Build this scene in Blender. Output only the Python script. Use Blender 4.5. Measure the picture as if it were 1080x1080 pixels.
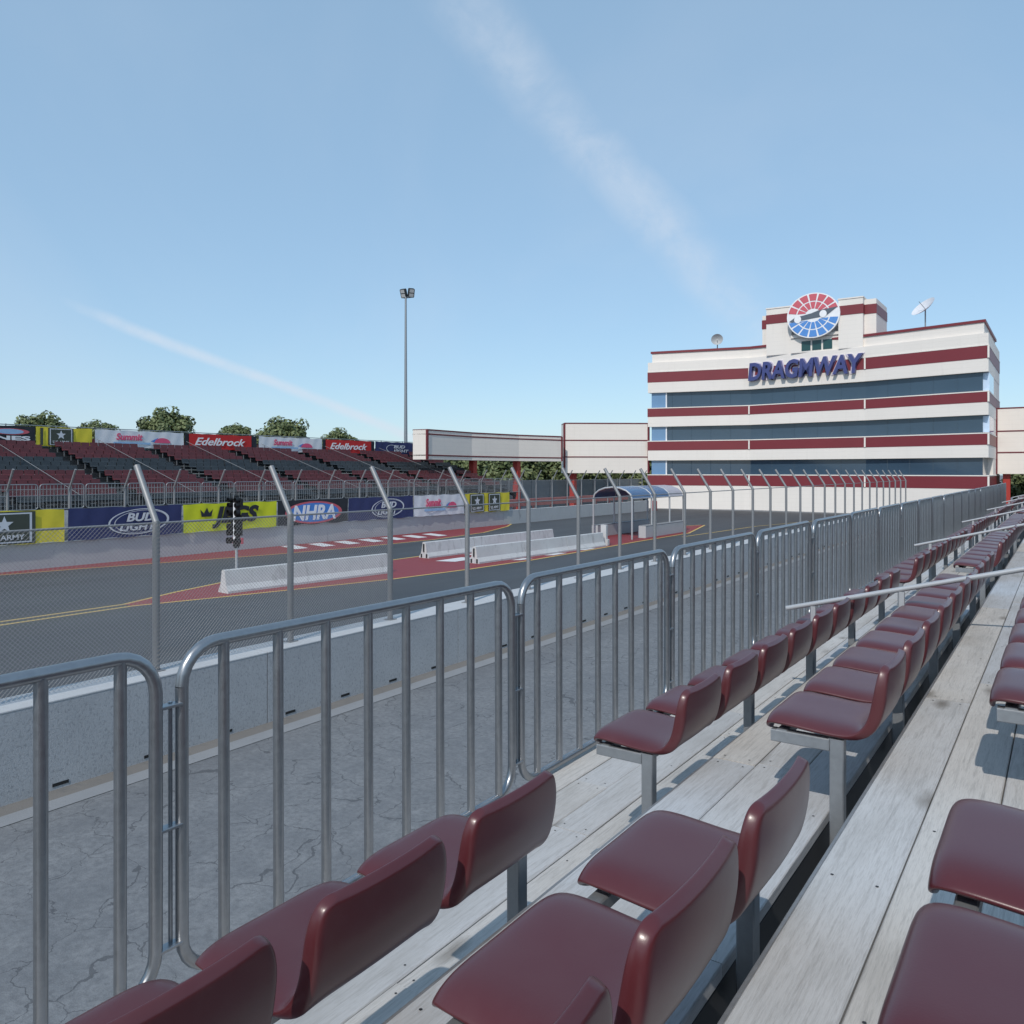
import bpy, bmesh, math, random
from mathutils import Vector, Matrix
random.seed(7)
R = math.radians
sc = bpy.context.scene
C = sc.collection
for o in list(bpy.data.objects): bpy.data.objects.remove(o)

# ------------------------------------------------------------------ camera
TH = R(34.6)
cd = bpy.data.cameras.new('camera'); cam = bpy.data.objects.new('camera', cd); C.objects.link(cam)
cam.location = (0, 0, 4.0); cam.rotation_euler = (R(90), 0, TH)
cd.sensor_width = 36; cd.sensor_fit = 'HORIZONTAL'; cd.lens = 36*847/1080; cd.shift_y = -43/1080
cd.clip_start = 0.05; cd.clip_end = 3000
sc.camera = cam

# ------------------------------------------------------------------ light
def ray(u, v):
    r = (u-540)/847; up = (497-v)/847; s, c = math.sin(TH), math.cos(TH)
    return Vector((-s+r*c, c+r*s, up)).normalized()
SUN = Vector((0.085, -0.41, 0.40)).normalized()
w = bpy.data.worlds.new('World'); sc.world = w; w.use_nodes = True
nt = w.node_tree; nt.nodes.clear(); N = nt.nodes; L = nt.links
def wn(t, **k):
    n = N.new(t)
    for a, b in k.items(): setattr(n, a, b)
    return n
def wm(op, a, b=None, c=None, clamp=False):
    n = N.new('ShaderNodeMath'); n.operation = op; n.use_clamp = clamp
    for i, x in enumerate((a, b, c)):
        if x is None: continue
        if isinstance(x, (int, float)): n.inputs[i].default_value = x
        else: L.new(x, n.inputs[i])
    return n.outputs[0]
sky = wn('ShaderNodeTexSky', sky_type='NISHITA', sun_disc=False)
sky.sun_elevation = math.asin(SUN.z); sky.sun_rotation = math.atan2(SUN.x, SUN.y)
sky.air_density = 1.0; sky.dust_density = 0.7; sky.ozone_density = 3.0; sky.altitude = 300
tc = wn('ShaderNodeTexCoord')
def wdot(v):
    n = wn('ShaderNodeVectorMath', operation='DOT_PRODUCT'); L.new(tc.outputs['Generated'], n.inputs[0]); n.inputs[1].default_value = v
    return n.outputs['Value']
def wnoise(scale, detail, dist=0.0, rough=0.55):
    n = wn('ShaderNodeTexNoise'); n.inputs['Scale'].default_value = scale; n.inputs['Detail'].default_value = detail
    n.inputs['Distortion'].default_value = dist; n.inputs['Roughness'].default_value = rough
    L.new(tc.outputs['Generated'], n.inputs['Vector']); return n.outputs['Fac']
def smooth(x, a, b):
    n = wn('ShaderNodeMapRange', interpolation_type='SMOOTHSTEP'); L.new(x, n.inputs['Value'])
    n.inputs['From Min'].default_value = a; n.inputs['From Max'].default_value = b; return n.outputs['Result']
def band(p, q, wid, soft, f0, f1, nz, amp, side=0.0):
    d1, d2 = ray(*p), ray(*q); n = d1.cross(d2).normalized(); t = (d2-d1).normalized(); mid = d1.dot(t); end = d2.dot(t)
    dist = wm('ADD', wdot(n), wm('MULTIPLY', wm('SUBTRACT', nz, 0.5), amp))
    a = wm('ABSOLUTE', dist)
    m = smooth(a, wid+soft, wid*0.2)
    tt = wdot(t)
    m = wm('MULTIPLY', m, smooth(tt, mid+f0, mid+f0+0.12))
    m = wm('MULTIPLY', m, smooth(tt, end+f1+0.10, end+f1-0.02))
    m = wm('MULTIPLY', m, smooth(wdot(ray(540, 300)), 0.0, 0.3))
    return m
n1 = wnoise(3.5, 3); n2 = wnoise(14, 7, 0.4, 0.62); n3 = wnoise(2.2, 5, 0.6)
b1 = wm('MULTIPLY', band((430, -60), (860, 415), 0.018, 0.034, 0.0, 0.05, n1, 0.06), wm('ADD', 0.25, wm('MULTIPLY', smooth(n2, 0.3, 0.75), 0.75)))
b1 = wm('MULTIPLY', b1, 0.46)
b2 = wm('MULTIPLY', band((30, 306), (425, 456), 0.0025, 0.008, 0.0, 0.06, n1, 0.03), wm('ADD', 0.5, wm('MULTIPLY', smooth(n2, 0.3, 0.7), 0.5)))
b2 = wm('MULTIPLY', b2, 0.75)
zz = wn('ShaderNodeSeparateXYZ'); L.new(tc.outputs['Generated'], zz.inputs[0])
veil = wm('MULTIPLY', smooth(n3, 0.42, 0.8), smooth(zz.outputs['Z'], 0.75, 0.05))
veil = wm('MULTIPLY', veil, 0.22)
msk = wm('MAXIMUM', wm('MAXIMUM', b1, b2), veil)
g1 = wn('ShaderNodeVectorMath', operation='MULTIPLY_ADD'); L.new(sky.outputs[0], g1.inputs[0]); g1.inputs[1].default_value = (0.45, 0.45, 0.42); g1.inputs[2].default_value = (1.46, 2.28, 3.14)   # grade: scales the sky colour and adds a constant pale blue
grade = g1
mx = wn('ShaderNodeMix', data_type='RGBA'); L.new(msk, mx.inputs['Factor']); L.new(grade.outputs[0], mx.inputs[6]); mx.inputs[7].default_value = (4.6, 5.1, 5.8, 1)
bg = wn('ShaderNodeBackground'); bg.inputs['Strength'].default_value = 0.15; L.new(mx.outputs[2], bg.inputs['Color'])
wo = wn('ShaderNodeOutputWorld'); L.new(bg.outputs[0], wo.inputs[0])
sl = bpy.data.lights.new('sun', 'SUN'); so = bpy.data.objects.new('sun', sl); C.objects.link(so)
sl.energy = 2.75; sl.angle = R(0.5); sl.color = (1.0, 0.95, 0.88)
so.rotation_euler = (-SUN).to_track_quat('-Z', 'Y').to_euler(); so.location = (0, 0, 60)
sc.view_settings.view_transform = 'Standard'; sc.view_settings.look = 'None'; sc.view_settings.exposure = 0.0; sc.view_settings.gamma = 1

# ------------------------------------------------------------------ materials
class MT:
    def __init__(s, name, rough=0.6, metal=0.0, spec=0.5):
        s.m = bpy.data.materials.new(name); s.m.use_nodes = True; s.nt = s.m.node_tree
        s.b = s.nt.nodes['Principled BSDF']; s.b.inputs['Roughness'].default_value = rough
        s.b.inputs['Metallic'].default_value = metal; s.b.inputs['Specular IOR Level'].default_value = spec
        s.tc = s.nt.nodes.new('ShaderNodeTexCoord'); s.geo = s.nt.nodes.new('ShaderNodeNewGeometry')
    def n(s, t): return s.nt.nodes.new(t)
    def l(s, a, b): s.nt.links.new(a, b)
    def pos(s, sx=1, sy=1, sz=1, world=False):
        mp = s.n('ShaderNodeMapping'); s.l(s.geo.outputs['Position'] if world else s.tc.outputs['Object'], mp.inputs[0])
        mp.inputs['Scale'].default_value = (sx, sy, sz); return mp.outputs[0]
    def noise(s, vec, scale, detail=4, rough=0.55, dist=0.0):
        n = s.n('ShaderNodeTexNoise'); s.l(vec, n.inputs['Vector']); n.inputs['Scale'].default_value = scale
        n.inputs['Detail'].default_value = detail; n.inputs['Roughness'].default_value = rough; n.inputs['Distortion'].default_value = dist
        return n.outputs['Fac']
    def ramp(s, x, stops):
        r = s.n('ShaderNodeValToRGB'); s.l(x, r.inputs[0]); e = r.color_ramp.elements
        while len(e) < len(stops): e.new(0.5)
        for i, (p, c) in enumerate(stops):
            e[i].position = p; e[i].color = (c[0], c[1], c[2], 1) if not isinstance(c, (int, float)) else (c, c, c, 1)
        return r.outputs[0]
    def mix(s, f, a, b, mode='MIX'):
        n = s.n('ShaderNodeMix'); n.data_type = 'RGBA'; n.blend_type = mode
        for k, x in (('Factor', f), (6, a), (7, b)):
            i = n.inputs[k]
            if isinstance(x, (int, float)): i.default_value = x
            elif isinstance(x, tuple): i.default_value = (*x, 1)
            else: s.l(x, i)
        return n.outputs[2]
    def math(s, op, a, b=None, clamp=False):
        n = s.n('ShaderNodeMath'); n.operation = op; n.use_clamp = clamp
        for i, x in enumerate((a, b)):
            if x is None: continue
            if isinstance(x, (int, float)): n.inputs[i].default_value = x
            else: s.l(x, n.inputs[i])
        return n.outputs[0]
    def col(s, x):
        if isinstance(x, tuple): s.b.inputs['Base Color'].default_value = (*x, 1)
        else: s.l(x, s.b.inputs['Base Color'])
    def rough(s, x): s.l(x, s.b.inputs['Roughness'])
    def bump(s, h, strength=0.3, dist=0.01):
        b = s.n('ShaderNodeBump'); b.inputs['Strength'].default_value = strength; b.inputs['Distance'].default_value = dist
        s.l(h, b.inputs['Height']); s.l(b.outputs[0], s.b.inputs['Normal'])

def plain(name, c, rough=0.6, metal=0.0, var=0.15, scale=3.0, spec=0.5):
    m = MT(name, rough, metal, spec); n = m.noise(m.pos(), scale, 6, 0.6)
    m.col(m.mix(n, tuple(x*(1-var) for x in c), tuple(min(1, x*(1+var)) for x in c)))
    return m.m

def mk_ground():
    m = MT('cracked_asphalt', 0.85); p = m.pos(world=True)
    big = m.noise(p, 0.35, 5); fine = m.noise(p, 60, 3, 0.7); med = m.noise(p, 3, 6, 0.65)
    c = m.mix(big, (0.215, 0.222, 0.232), (0.29, 0.297, 0.305))
    c = m.mix(m.ramp(med, [(0.35, 0.0), (0.7, 1.0)]), c, m.mix(0.6, c, (0.14, 0.15, 0.165)))
    mo = m.noise(p, 13, 5, 0.75)
    c = m.mix(m.math('MULTIPLY', m.ramp(mo, [(0.42, 0.0), (0.66, 1.0)]), 0.7), c, (0.115, 0.120, 0.130))
    c = m.mix(m.math('MULTIPLY', fine, 0.35), c, (0.06, 0.065, 0.07))
    dv = m.n('ShaderNodeTexNoise'); dv.inputs['Scale'].default_value = 2.2; dv.inputs['Detail'].default_value = 6; m.l(p, dv.inputs['Vector'])
    va = m.n('ShaderNodeVectorMath'); va.operation = 'MULTIPLY_ADD'; m.l(dv.outputs['Color'], va.inputs[0]); va.inputs[1].default_value = (0.7, 0.7, 0); m.l(p, va.inputs[2])
    vo = m.n('ShaderNodeTexVoronoi'); vo.feature = 'DISTANCE_TO_EDGE'; vo.inputs['Scale'].default_value = 1.25; m.l(va.outputs[0], vo.inputs['Vector'])
    wv = m.math('MULTIPLY', m.noise(p, 1.3, 4), 0.034)
    ck = m.math('LESS_THAN', m.math('SUBTRACT', vo.outputs['Distance'], m.math('SUBTRACT', wv, 0.0105)), 0.0)
    pt = m.noise(m.pos(1.0, 0.35, 1, world=True), 0.9, 4, 0.6)
    c = m.mix(m.math('MULTIPLY', m.ramp(pt, [(0.45, 0.0), (0.62, 1.0)]), 0.38), c, (0.12, 0.127, 0.14))
    c = m.mix(m.math('MULTIPLY', ck, 0.65), c, (0.06, 0.063, 0.07))
    m.col(c); m.bump(m.math('SUBTRACT', fine, m.math('MULTIPLY', ck, 1.5)), 0.5, 0.01)
    return m.m
def mk_track():
    m = MT('racing_asphalt', 0.6, 0, 0.4); p = m.pos(world=True); ps = m.pos(1.0, 0.03, 1, world=True)
    st = m.noise(ps, 1.1, 6, 0.7); st2 = m.noise(ps, 7, 4, 0.6); fine = m.noise(p, 45, 3, 0.7); big = m.noise(p, 0.12, 4)
    c = m.mix(m.ramp(st, [(0.3, 0.0), (0.7, 1.0)]), (0.020, 0.023, 0.028), (0.074, 0.080, 0.088))
    c = m.mix(m.math('MULTIPLY', m.ramp(st2, [(0.45, 0.0), (0.75, 1.0)]), 0.5), c, (0.03, 0.032, 0.036))
    sx = m.n('ShaderNodeSeparateXYZ'); m.l(p, sx.inputs[0]); wob = m.math('MULTIPLY', m.noise(m.pos(0.3, 0.05, 1, world=True), 1.0, 3), 0.7)
    for gx in (-14.6, -16.5, -27.2, -29.2):
        g_ = m.math('ABSOLUTE', m.math('ADD', m.math('SUBTRACT', sx.outputs[0], gx-0.35), m.math('SUBTRACT', 0.0, wob)))
        c = m.mix(m.math('MULTIPLY', m.ramp(g_, [(0.1, 1.0), (0.75, 0.0)]), m.math('MULTIPLY', st, 0.8)), c, (0.018, 0.019, 0.021))
    c = m.mix(m.math('MULTIPLY', fine, 0.3), c, (0.13, 0.135, 0.14))
    pt = m.noise(m.pos(0.5, 0.12, 1, world=True), 0.5, 5, 0.65)
    c = m.mix(m.math('MULTIPLY', m.ramp(pt, [(0.42, 0.0), (0.62, 1.0)]), 0.55), c, (0.030, 0.033, 0.038))
    c = m.mix(m.math('MULTIPLY', big, 0.35), c, (0.10, 0.105, 0.11))
    m.col(c); m.rough(m.math('ADD', 0.5, m.math('MULTIPLY', st, 0.35))); m.bump(fine, 0.25, 0.005)
    return m.m
def mk_conc(name, c0, c1, pit=(0.12, 0.125, 0.13), vs=9, pits=0.55, world=True, st=0.25, pf=0.55):
    m = MT(name, 0.85); p = m.pos(world=world)
    a = m.noise(p, 1.2, 6, 0.65); b = m.noise(m.pos(1, 1, st, world=world), vs, 6, 0.7, 0.6); f = m.noise(p, 70, 3, 0.7)
    c = m.mix(a, c0, c1); c = m.mix(m.math('MULTIPLY', m.ramp(b, [(pits, 0.0), (pits+0.14, 1.0)]), pf), c, pit)
    c = m.mix(m.math('MULTIPLY', f, 0.3), c, tuple(x*0.5 for x in c0))
    sz = m.n('ShaderNodeSeparateXYZ'); m.l(p, sz.inputs[0])
    m.col(c); m.bump(m.math('ADD', m.math('MULTIPLY', b, -1.0), f), 0.5, 0.012)
    return m.m
def mk_wood():
    m = MT('weathered_timber', 0.75, 0, 0.35)
    at = m.n('ShaderNodeAttribute'); at.attribute_name = 'rnd'
    off = m.n('ShaderNodeVectorMath'); off.operation = 'MULTIPLY_ADD'; m.l(at.outputs['Color'], off.inputs[0]); off.inputs[1].default_value = (31, 57, 0); m.l(m.geo.outputs['Position'], off.inputs[2])
    mp = m.n('ShaderNodeMapping'); m.l(off.outputs[0], mp.inputs[0]); mp.inputs['Scale'].default_value = (1, 0.055, 1)
    mp2 = m.n('ShaderNodeMapping'); m.l(off.outputs[0], mp2.inputs[0]); mp2.inputs['Scale'].default_value = (1, 0.3, 1)
    g = m.noise(mp.outputs[0], 64, 8, 0.66, 0.35); g2 = m.noise(mp.outputs[0], 260, 5, 0.7, 0.1); bl = m.noise(mp2.outputs[0], 3.2, 5, 0.6); big = m.noise(off.outputs[0], 1.1, 4)
    tone = m.n('ShaderNodeSeparateColor'); m.l(at.outputs['Color'], tone.inputs[0])
    base = m.mix(tone.outputs[0], (0.44, 0.455, 0.48), (0.545, 0.505, 0.455))
    base = m.mix(m.math('MULTIPLY', big, 0.4), base, (0.64, 0.65, 0.67))
    c = m.mix(m.math('MULTIPLY', m.ramp(g, [(0.50, 0.0), (0.76, 1.0)]), 0.55), base, (0.20, 0.19, 0.18))
    c = m.mix(m.math('MULTIPLY', m.ramp(g2, [(0.48, 0.0), (0.70, 1.0)]), 0.45), c, (0.26, 0.25, 0.24))
    c = m.mix(m.math('MULTIPLY', m.ramp(bl, [(0.48, 0.0), (0.72, 1.0)]), 0.45), c, (0.27, 0.255, 0.235))
    # knots and splits
    kn = m.n('ShaderNodeTexVoronoi'); kn.inputs['Scale'].default_value = 1.0; kn.inputs['Randomness'].default_value = 1.0
    mp3 = m.n('ShaderNodeMapping'); m.l(off.outputs[0], mp3.inputs[0]); mp3.inputs['Scale'].default_value = (3.1, 1.15, 1)
    nz = m.n('ShaderNodeTexNoise'); nz.inputs['Scale'].default_value = 9; m.l(off.outputs[0], nz.inputs['Vector'])
    ad = m.n('ShaderNodeVectorMath'); ad.operation = 'MULTIPLY_ADD'; m.l(nz.outputs['Color'], ad.inputs[0]); ad.inputs[1].default_value = (0.14, 0.10, 0); m.l(mp3.outputs[0], ad.inputs[2])
    m.l(ad.outputs[0], kn.inputs['Vector'])
    k = m.ramp(kn.outputs['Distance'], [(0.02, 1.0), (0.16, 0.0)])
    c = m.mix(m.math('MULTIPLY', k, 0.85), c, (0.14, 0.12, 0.10))
    m.col(c); m.bump(m.math('ADD', m.math('MULTIPLY', g, -1), m.math('MULTIPLY', k, -0.7)), 0.55, 0.006)
    return m.m
def mk_seat():
    m = MT('maroon_plastic', 0.36, 0, 0.5); p = m.pos()
    n = m.noise(p, 5, 5); f = m.noise(p, 220, 2); du = m.noise(m.pos(world=True), 2.3, 6, 0.65)
    ri = m.n('ShaderNodeObjectInfo')
    c = m.mix(n, (0.070, 0.012, 0.016), (0.092, 0.017, 0.021))
    c = m.mix(m.math('MULTIPLY', ri.outputs['Random'], 0.35), c, (0.115, 0.026, 0.030))
    c = m.mix(m.math('MULTIPLY', m.ramp(du, [(0.4, 0.0), (0.8, 1.0)]), 0.16), c, (0.16, 0.12, 0.12))
    m.col(c); m.rough(m.math('ADD', 0.23, m.math('MULTIPLY', du, 0.22))); m.bump(f, 0.06, 0.002)
    m.b.inputs['Coat Weight'].default_value = 0.12; m.b.inputs['Coat Roughness'].default_value = 0.18
    return m.m
def mk_galv(name, c=(0.32, 0.33, 0.345), metal=0.85, rough=0.32):
    m = MT(name, rough, metal); p = m.pos(world=True)
    n = m.noise(p, 26, 5, 0.6); v = m.n('ShaderNodeTexVoronoi'); v.inputs['Scale'].default_value = 60; m.l(p, v.inputs['Vector'])
    c2 = m.mix(n, tuple(x*0.82 for x in c), tuple(x*1.15 for x in c))
    m.col(m.mix(m.math('MULTIPLY', v.outputs['Color'], 0.12), c2, (0.5, 0.51, 0.53)))
    m.rough(m.math('ADD', rough-0.08, m.math('MULTIPLY', n, 0.2)))
    return m.m
def mk_glass():
    m = MT('tinted_glass', 0.07, 0.0, 0.6); p = m.pos(world=True)
    n = m.noise(p, 0.25, 3); m.col(m.mix(n, (0.030, 0.058, 0.094), (0.050, 0.088, 0.132)))
    w_ = m.noise(p, 0.9, 2); m.bump(w_, 0.03, 0.05)
    return m.m
def mk_stucco(name, c):
    m = MT(name, 0.8); p = m.pos(world=True)
    a = m.noise(p, 0.4, 5); st = m.noise(m.pos(2.2, 2.2, 0.16, world=True), 1.6, 5, 0.6)
    x = m.mix(a, tuple(q*0.95 for q in c), tuple(min(1, q*1.04) for q in c))
    x = m.mix(m.math('MULTIPLY', m.ramp(st, [(0.55, 0.0), (0.85, 1.0)]), 0.25), x, tuple(q*0.7 for q in c))
    # fine horizontal siding joints
    sp = m.n('ShaderNodeSeparateXYZ'); m.l(m.geo.outputs['Position'], sp.inputs[0])
    jl = m.math('LESS_THAN', m.math('FRACT', m.math('MULTIPLY', sp.outputs[2], 2.4)), 0.09)
    x = m.mix(m.math('MULTIPLY', jl, 0.07), x, (0.3, 0.28, 0.26))
    m.col(x); return m.m
def mk_leaf():
    m = MT('foliage', 0.55, 0, 0.3); at = m.n('ShaderNodeAttribute'); at.attribute_name = 'rnd'
    tone = m.n('ShaderNodeSeparateColor'); m.l(at.outputs['Color'], tone.inputs[0])
    c = m.mix(tone.outputs[0], (0.068, 0.098, 0.038), (0.21, 0.235, 0.105)); m.col(c)
    return m.m
def mk_paint(name, c, wear, wearcol=(0.09, 0.094, 0.10)):
    m = MT(name, 0.6, 0, 0.4); p = m.pos(world=True)
    n = m.noise(p, 2.2, 6, 0.7); f = m.noise(m.pos(3, 0.8, 1, world=True), 14, 4, 0.7)
    x = m.mix(n, tuple(q*0.82 for q in c), tuple(min(1, q*1.15) for q in c))
    x = m.mix(m.math('MULTIPLY', m.ramp(f, [(0.5, 0.0), (0.72, 1.0)]), wear), x, wearcol); m.col(x); return m.m

M = dict(
 ground=mk_ground(), track=mk_track(),
 wall=mk_conc('pitted_concrete', (0.34, 0.35, 0.37), (0.54, 0.55, 0.565), pit=(0.11, 0.12, 0.135), vs=34, pits=0.51, st=0.7, pf=0.5),
 wallcap=mk_conc('pale_concrete', (0.44, 0.45, 0.465), (0.58, 0.59, 0.60), pits=0.62),
 farwall=mk_conc('grey_concrete', (0.42, 0.43, 0.44), (0.54, 0.55, 0.555), vs=3, pits=0.6),
 white=mk_conc('white_concrete', (0.47, 0.475, 0.48), (0.68, 0.685, 0.685), pit=(0.24, 0.24, 0.24), vs=3, pits=0.54),
 strip=mk_conc('sandy_concrete', (0.165, 0.155, 0.145), (0.235, 0.22, 0.205), vs=4),
 kerb=mk_conc('kerb_concrete', (0.24, 0.25, 0.265), (0.32, 0.33, 0.345), vs=4, pits=0.6),
 wood=mk_wood(), seat=mk_seat(),
 greyseat=plain('grey_plastic', (0.032, 0.040, 0.047), 0.5, 0, 0.6, 1.7),
 redseat=plain('red_plastic', (0.100, 0.021, 0.025), 0.5, 0, 0.5, 1.7),
 galv=mk_galv('galvanised_steel'), steel=mk_galv('satin_steel', (0.30, 0.315, 0.33), 0.55, 0.42),
 post=mk_galv('dull_steel', (0.25, 0.25, 0.255), 0.4, 0.5),
 rail=plain('pale_rail_paint', (0.42, 0.43, 0.445), 0.45, 0.2, 0.1),
 dark=plain('dark_steel', (0.035, 0.037, 0.04), 0.6, 0.2),
 black=plain('black', (0.012, 0.012, 0.013), 0.6),
 glass=mk_glass(), skyglass=plain('sky_painted_glass', (0.13, 0.25, 0.42), 0.08, 0.0, 0.1, 1, 0.8),
 cream=mk_stucco('cream_stucco', (0.78, 0.725, 0.67)), tan=mk_stucco('cream_siding', (0.78, 0.715, 0.65)),
 maroon=plain('maroon_panel', (0.19, 0.026, 0.034), 0.45, 0, 0.1, 0.5), maroonline=plain('maroon_line', (0.14, 0.018, 0.024), 0.5),
 red=plain('red_paint', (0.38, 0.035, 0.025), 0.5), redground=mk_paint('red_ground_paint', (0.235, 0.032, 0.036), 0.18),
 yellowline=mk_paint('yellow_line_paint', (0.62, 0.43, 0.12), 0.45), whiteline=mk_paint('white_line_paint', (0.68, 0.68, 0.68), 0.4),
 navy=plain('navy_cloth', (0.028, 0.038, 0.125), 0.7), blackcloth=plain('black_cloth', (0.018, 0.022, 0.030), 0.7),
 yellow=plain('yellow_cloth', (0.72, 0.60, 0.045), 0.7, 0, 0.12), lime=plain('lime_yellow_cloth', (0.62, 0.68, 0.02), 0.7, 0, 0.1),
 whitecloth=plain('white_cloth', (0.72, 0.73, 0.76), 0.7, 0, 0.06), redcloth=plain('red_cloth', (0.55, 0.022, 0.022), 0.7, 0, 0.1),
 pink=plain('pink_print', (0.72, 0.10, 0.20), 0.7), blue=plain('blue_print', (0.06, 0.22, 0.60), 0.6), sky=plain('light_blue_print', (0.32, 0.50, 0.72), 0.6),
 olive=plain('olive_print', (0.055, 0.065, 0.050), 0.7), silver=plain('silver_print', (0.62, 0.64, 0.68), 0.6),
 letter=plain('violet_blue_enamel', (0.055, 0.065, 0.20), 0.35), letteredge=plain('pale_edge_enamel', (0.62, 0.56, 0.66), 0.4),
 signred=plain('sign_red', (0.58, 0.11, 0.14), 0.4), signwhite=plain('sign_white', (0.82, 0.82, 0.84), 0.4), signblue=plain('sign_blue', (0.09, 0.26, 0.62), 0.4), signgrey=plain('sign_grey', (0.10, 0.12, 0.15), 0.4),
 bark=plain('bark', (0.09, 0.07, 0.05), 0.9), leaf=mk_leaf(), screen=plain('grey_windscreen', (0.20, 0.225, 0.24), 0.8),
 canopy=plain('blue_canopy_sheet', (0.05, 0.13, 0.26), 0.25), canopypale=plain('faded_canopy_sheet', (0.42, 0.40, 0.44), 0.4),
 dish=plain('dish_white', (0.66, 0.66, 0.69), 0.5), lens=plain('lamp_lens', (0.45, 0.45, 0.45), 0.2), green=plain('green_lens', (0.03, 0.16, 0.11), 0.3), amber=plain('amber_lens', (0.40, 0.30, 0.12), 0.3),
)

# ------------------------------------------------------------------ mesh helpers
class MB:
    def __init__(s): s.v = []; s.f = []; s.mi = []; s.rnd = []; s.sm = []
    def add(s, vs, fs, mi=0, rnd=None, smooth=False):
        k = len(s.v); s.v += [tuple(q) for q in vs]; s.f += [tuple(i+k for i in f) for f in fs]
        s.mi += [mi]*len(fs); s.rnd += [rnd or (0.5, 0.5, 0.5)]*len(fs); s.sm += [smooth]*len(fs)
    def box(s, x0, x1, y0, y1, z0, z1, mi=0, rnd=None):
        vs = [(x, y, z) for z in (z0, z1) for y in (y0, y1) for x in (x0, x1)]
        s.add(vs, [(0, 2, 3, 1), (4, 5, 7, 6), (0, 1, 5, 4), (2, 6, 7, 3), (0, 4, 6, 2), (1, 3, 7, 5)], mi, rnd)
    def bevbox(s, x0, x1, y0, y1, z0, z1, b=0.004, mi=0, rnd=None, axis='Y'):
        # box with chamfered long edges, running along axis
        if axis == 'Y': prof = [(x0+b, z0), (x1-b, z0), (x1, z0+b), (x1, z1-b), (x1-b, z1), (x0+b, z1), (x0, z1-b), (x0, z0+b)]; a, c = y0, y1; mk = lambda p, t: (p[0], t, p[1])
        elif axis == 'X': prof = [(y0+b, z0), (y1-b, z0), (y1, z0+b), (y1, z1-b), (y1-b, z1), (y0+b, z1), (y0, z1-b), (y0, z0+b)]; a, c = x0, x1; mk = lambda p, t: (t, p[0], p[1])
        else: prof = [(x0+b, y0), (x1-b, y0), (x1, y0+b), (x1, y1-b), (x1-b, y1), (x0+b, y1), (x0, y1-b), (x0, y0+b)]; a, c = z0, z1; mk = lambda p, t: (p[0], p[1], t)
        vs = [mk(p, a) for p in prof]+[mk(p, c) for p in prof]
        s.add(vs, [(i, (i+1) % 8, 8+(i+1) % 8, 8+i) for i in range(8)]+[tuple(range(7, -1, -1)), tuple(range(8, 16))], mi, rnd)
    def prism(s, poly, z0, z1, mi=0):
        n = len(poly); vs = [(x, y, z0) for x, y in poly]+[(x, y, z1) for x, y in poly]
        s.add(vs, [(i, (i+1) % n, n+(i+1) % n, n+i) for i in range(n)]+[tuple(range(n-1, -1, -1)), tuple(range(n, 2*n))], mi)
    def tube(s, pts, r, n=8, mi=0, caps=True, smooth=True):
        pts = [Vector(p) for p in pts]; rings = []; k = len(pts)
        prev = None
        for i, p in enumerate(pts):
            d = ((pts[min(i+1, k-1)]-p).normalized()+(p-pts[max(i-1, 0)]).normalized()).normalized()
            if prev is None:
                a = d.orthogonal().normalized()
            else:
                a = (prev-d*prev.dot(d)).normalized()
            prev = a; b = d.cross(a); rr = r[i] if isinstance(r, (list, tuple)) else r
            rings.append([p+(a*math.cos(2*math.pi*j/n)+b*math.sin(2*math.pi*j/n))*rr for j in range(n)])
        vs = [q for g in rings for q in g]
        fs = [(i*n+j, i*n+(j+1) % n, (i+1)*n+(j+1) % n, (i+1)*n+j) for i in range(k-1) for j in range(n)]
        s.add(vs, fs, mi, None, smooth)
        if caps: s.add(rings[0], [tuple(range(n-1, -1, -1))], mi); s.add(rings[-1], [tuple(range(n))], mi)
    def mesh(s, name, mats):
        me = bpy.data.meshes.new(name); me.from_pydata(s.v, [], s.f)
        for m in (mats if isinstance(mats, (list, tuple)) else [mats]): me.materials.append(M[m] if isinstance(m, str) else m)
        me.polygons.foreach_set('material_index', s.mi); me.polygons.foreach_set('use_smooth', s.sm)
        at = me.attributes.new('rnd', 'FLOAT_COLOR', 'FACE')
        at.data.foreach_set('color', [c for r in s.rnd for c in (*r, 1.0)]); me.update()
        return me
    def build(s, name, mats, parent=None, loc=None): return obj(name, s.mesh(name, mats), parent, loc)
def obj(name, me, parent=None, loc=None):
    o = bpy.data.objects.new(name, me); C.objects.link(o)
    if parent: o.parent = parent
    if loc: o.location = loc
    return o
def tag(o, label=None, cat=None, group=None, kind=None):
    if label: o['label'] = label
    if cat: o['category'] = cat
    if group: o['group'] = group
    if kind: o['kind'] = kind
    return o
def empty(name, loc=(0, 0, 0), label=None, cat=None, group=None, rz=0):
    o = bpy.data.objects.new(name, None); C.objects.link(o); o.location = loc; o.rotation_euler.z = rz; o.empty_display_size = 0.3
    return tag(o, label, cat, group)
def kids(o, pool): return [c for c in pool if c.parent == o]
def copy_tree(o, parent=None, loc=None):
    c = o.copy(); C.objects.link(c)
    if parent: c.parent = parent
    if loc is not None: c.location = loc
    for ch in list(o.children): copy_tree(ch, c)
    return c
ORD = ['first', 'second', 'third', 'fourth', 'fifth', 'sixth', 'seventh', 'eighth', 'ninth', 'tenth', 'eleventh', 'twelfth', 'thirteenth', 'fourteenth', 'fifteenth', 'sixteenth', 'seventeenth', 'eighteenth', 'nineteenth', 'twentieth', 'twenty-first', 'twenty-second', 'twenty-third', 'twenty-fourth', 'twenty-fifth']
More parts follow.
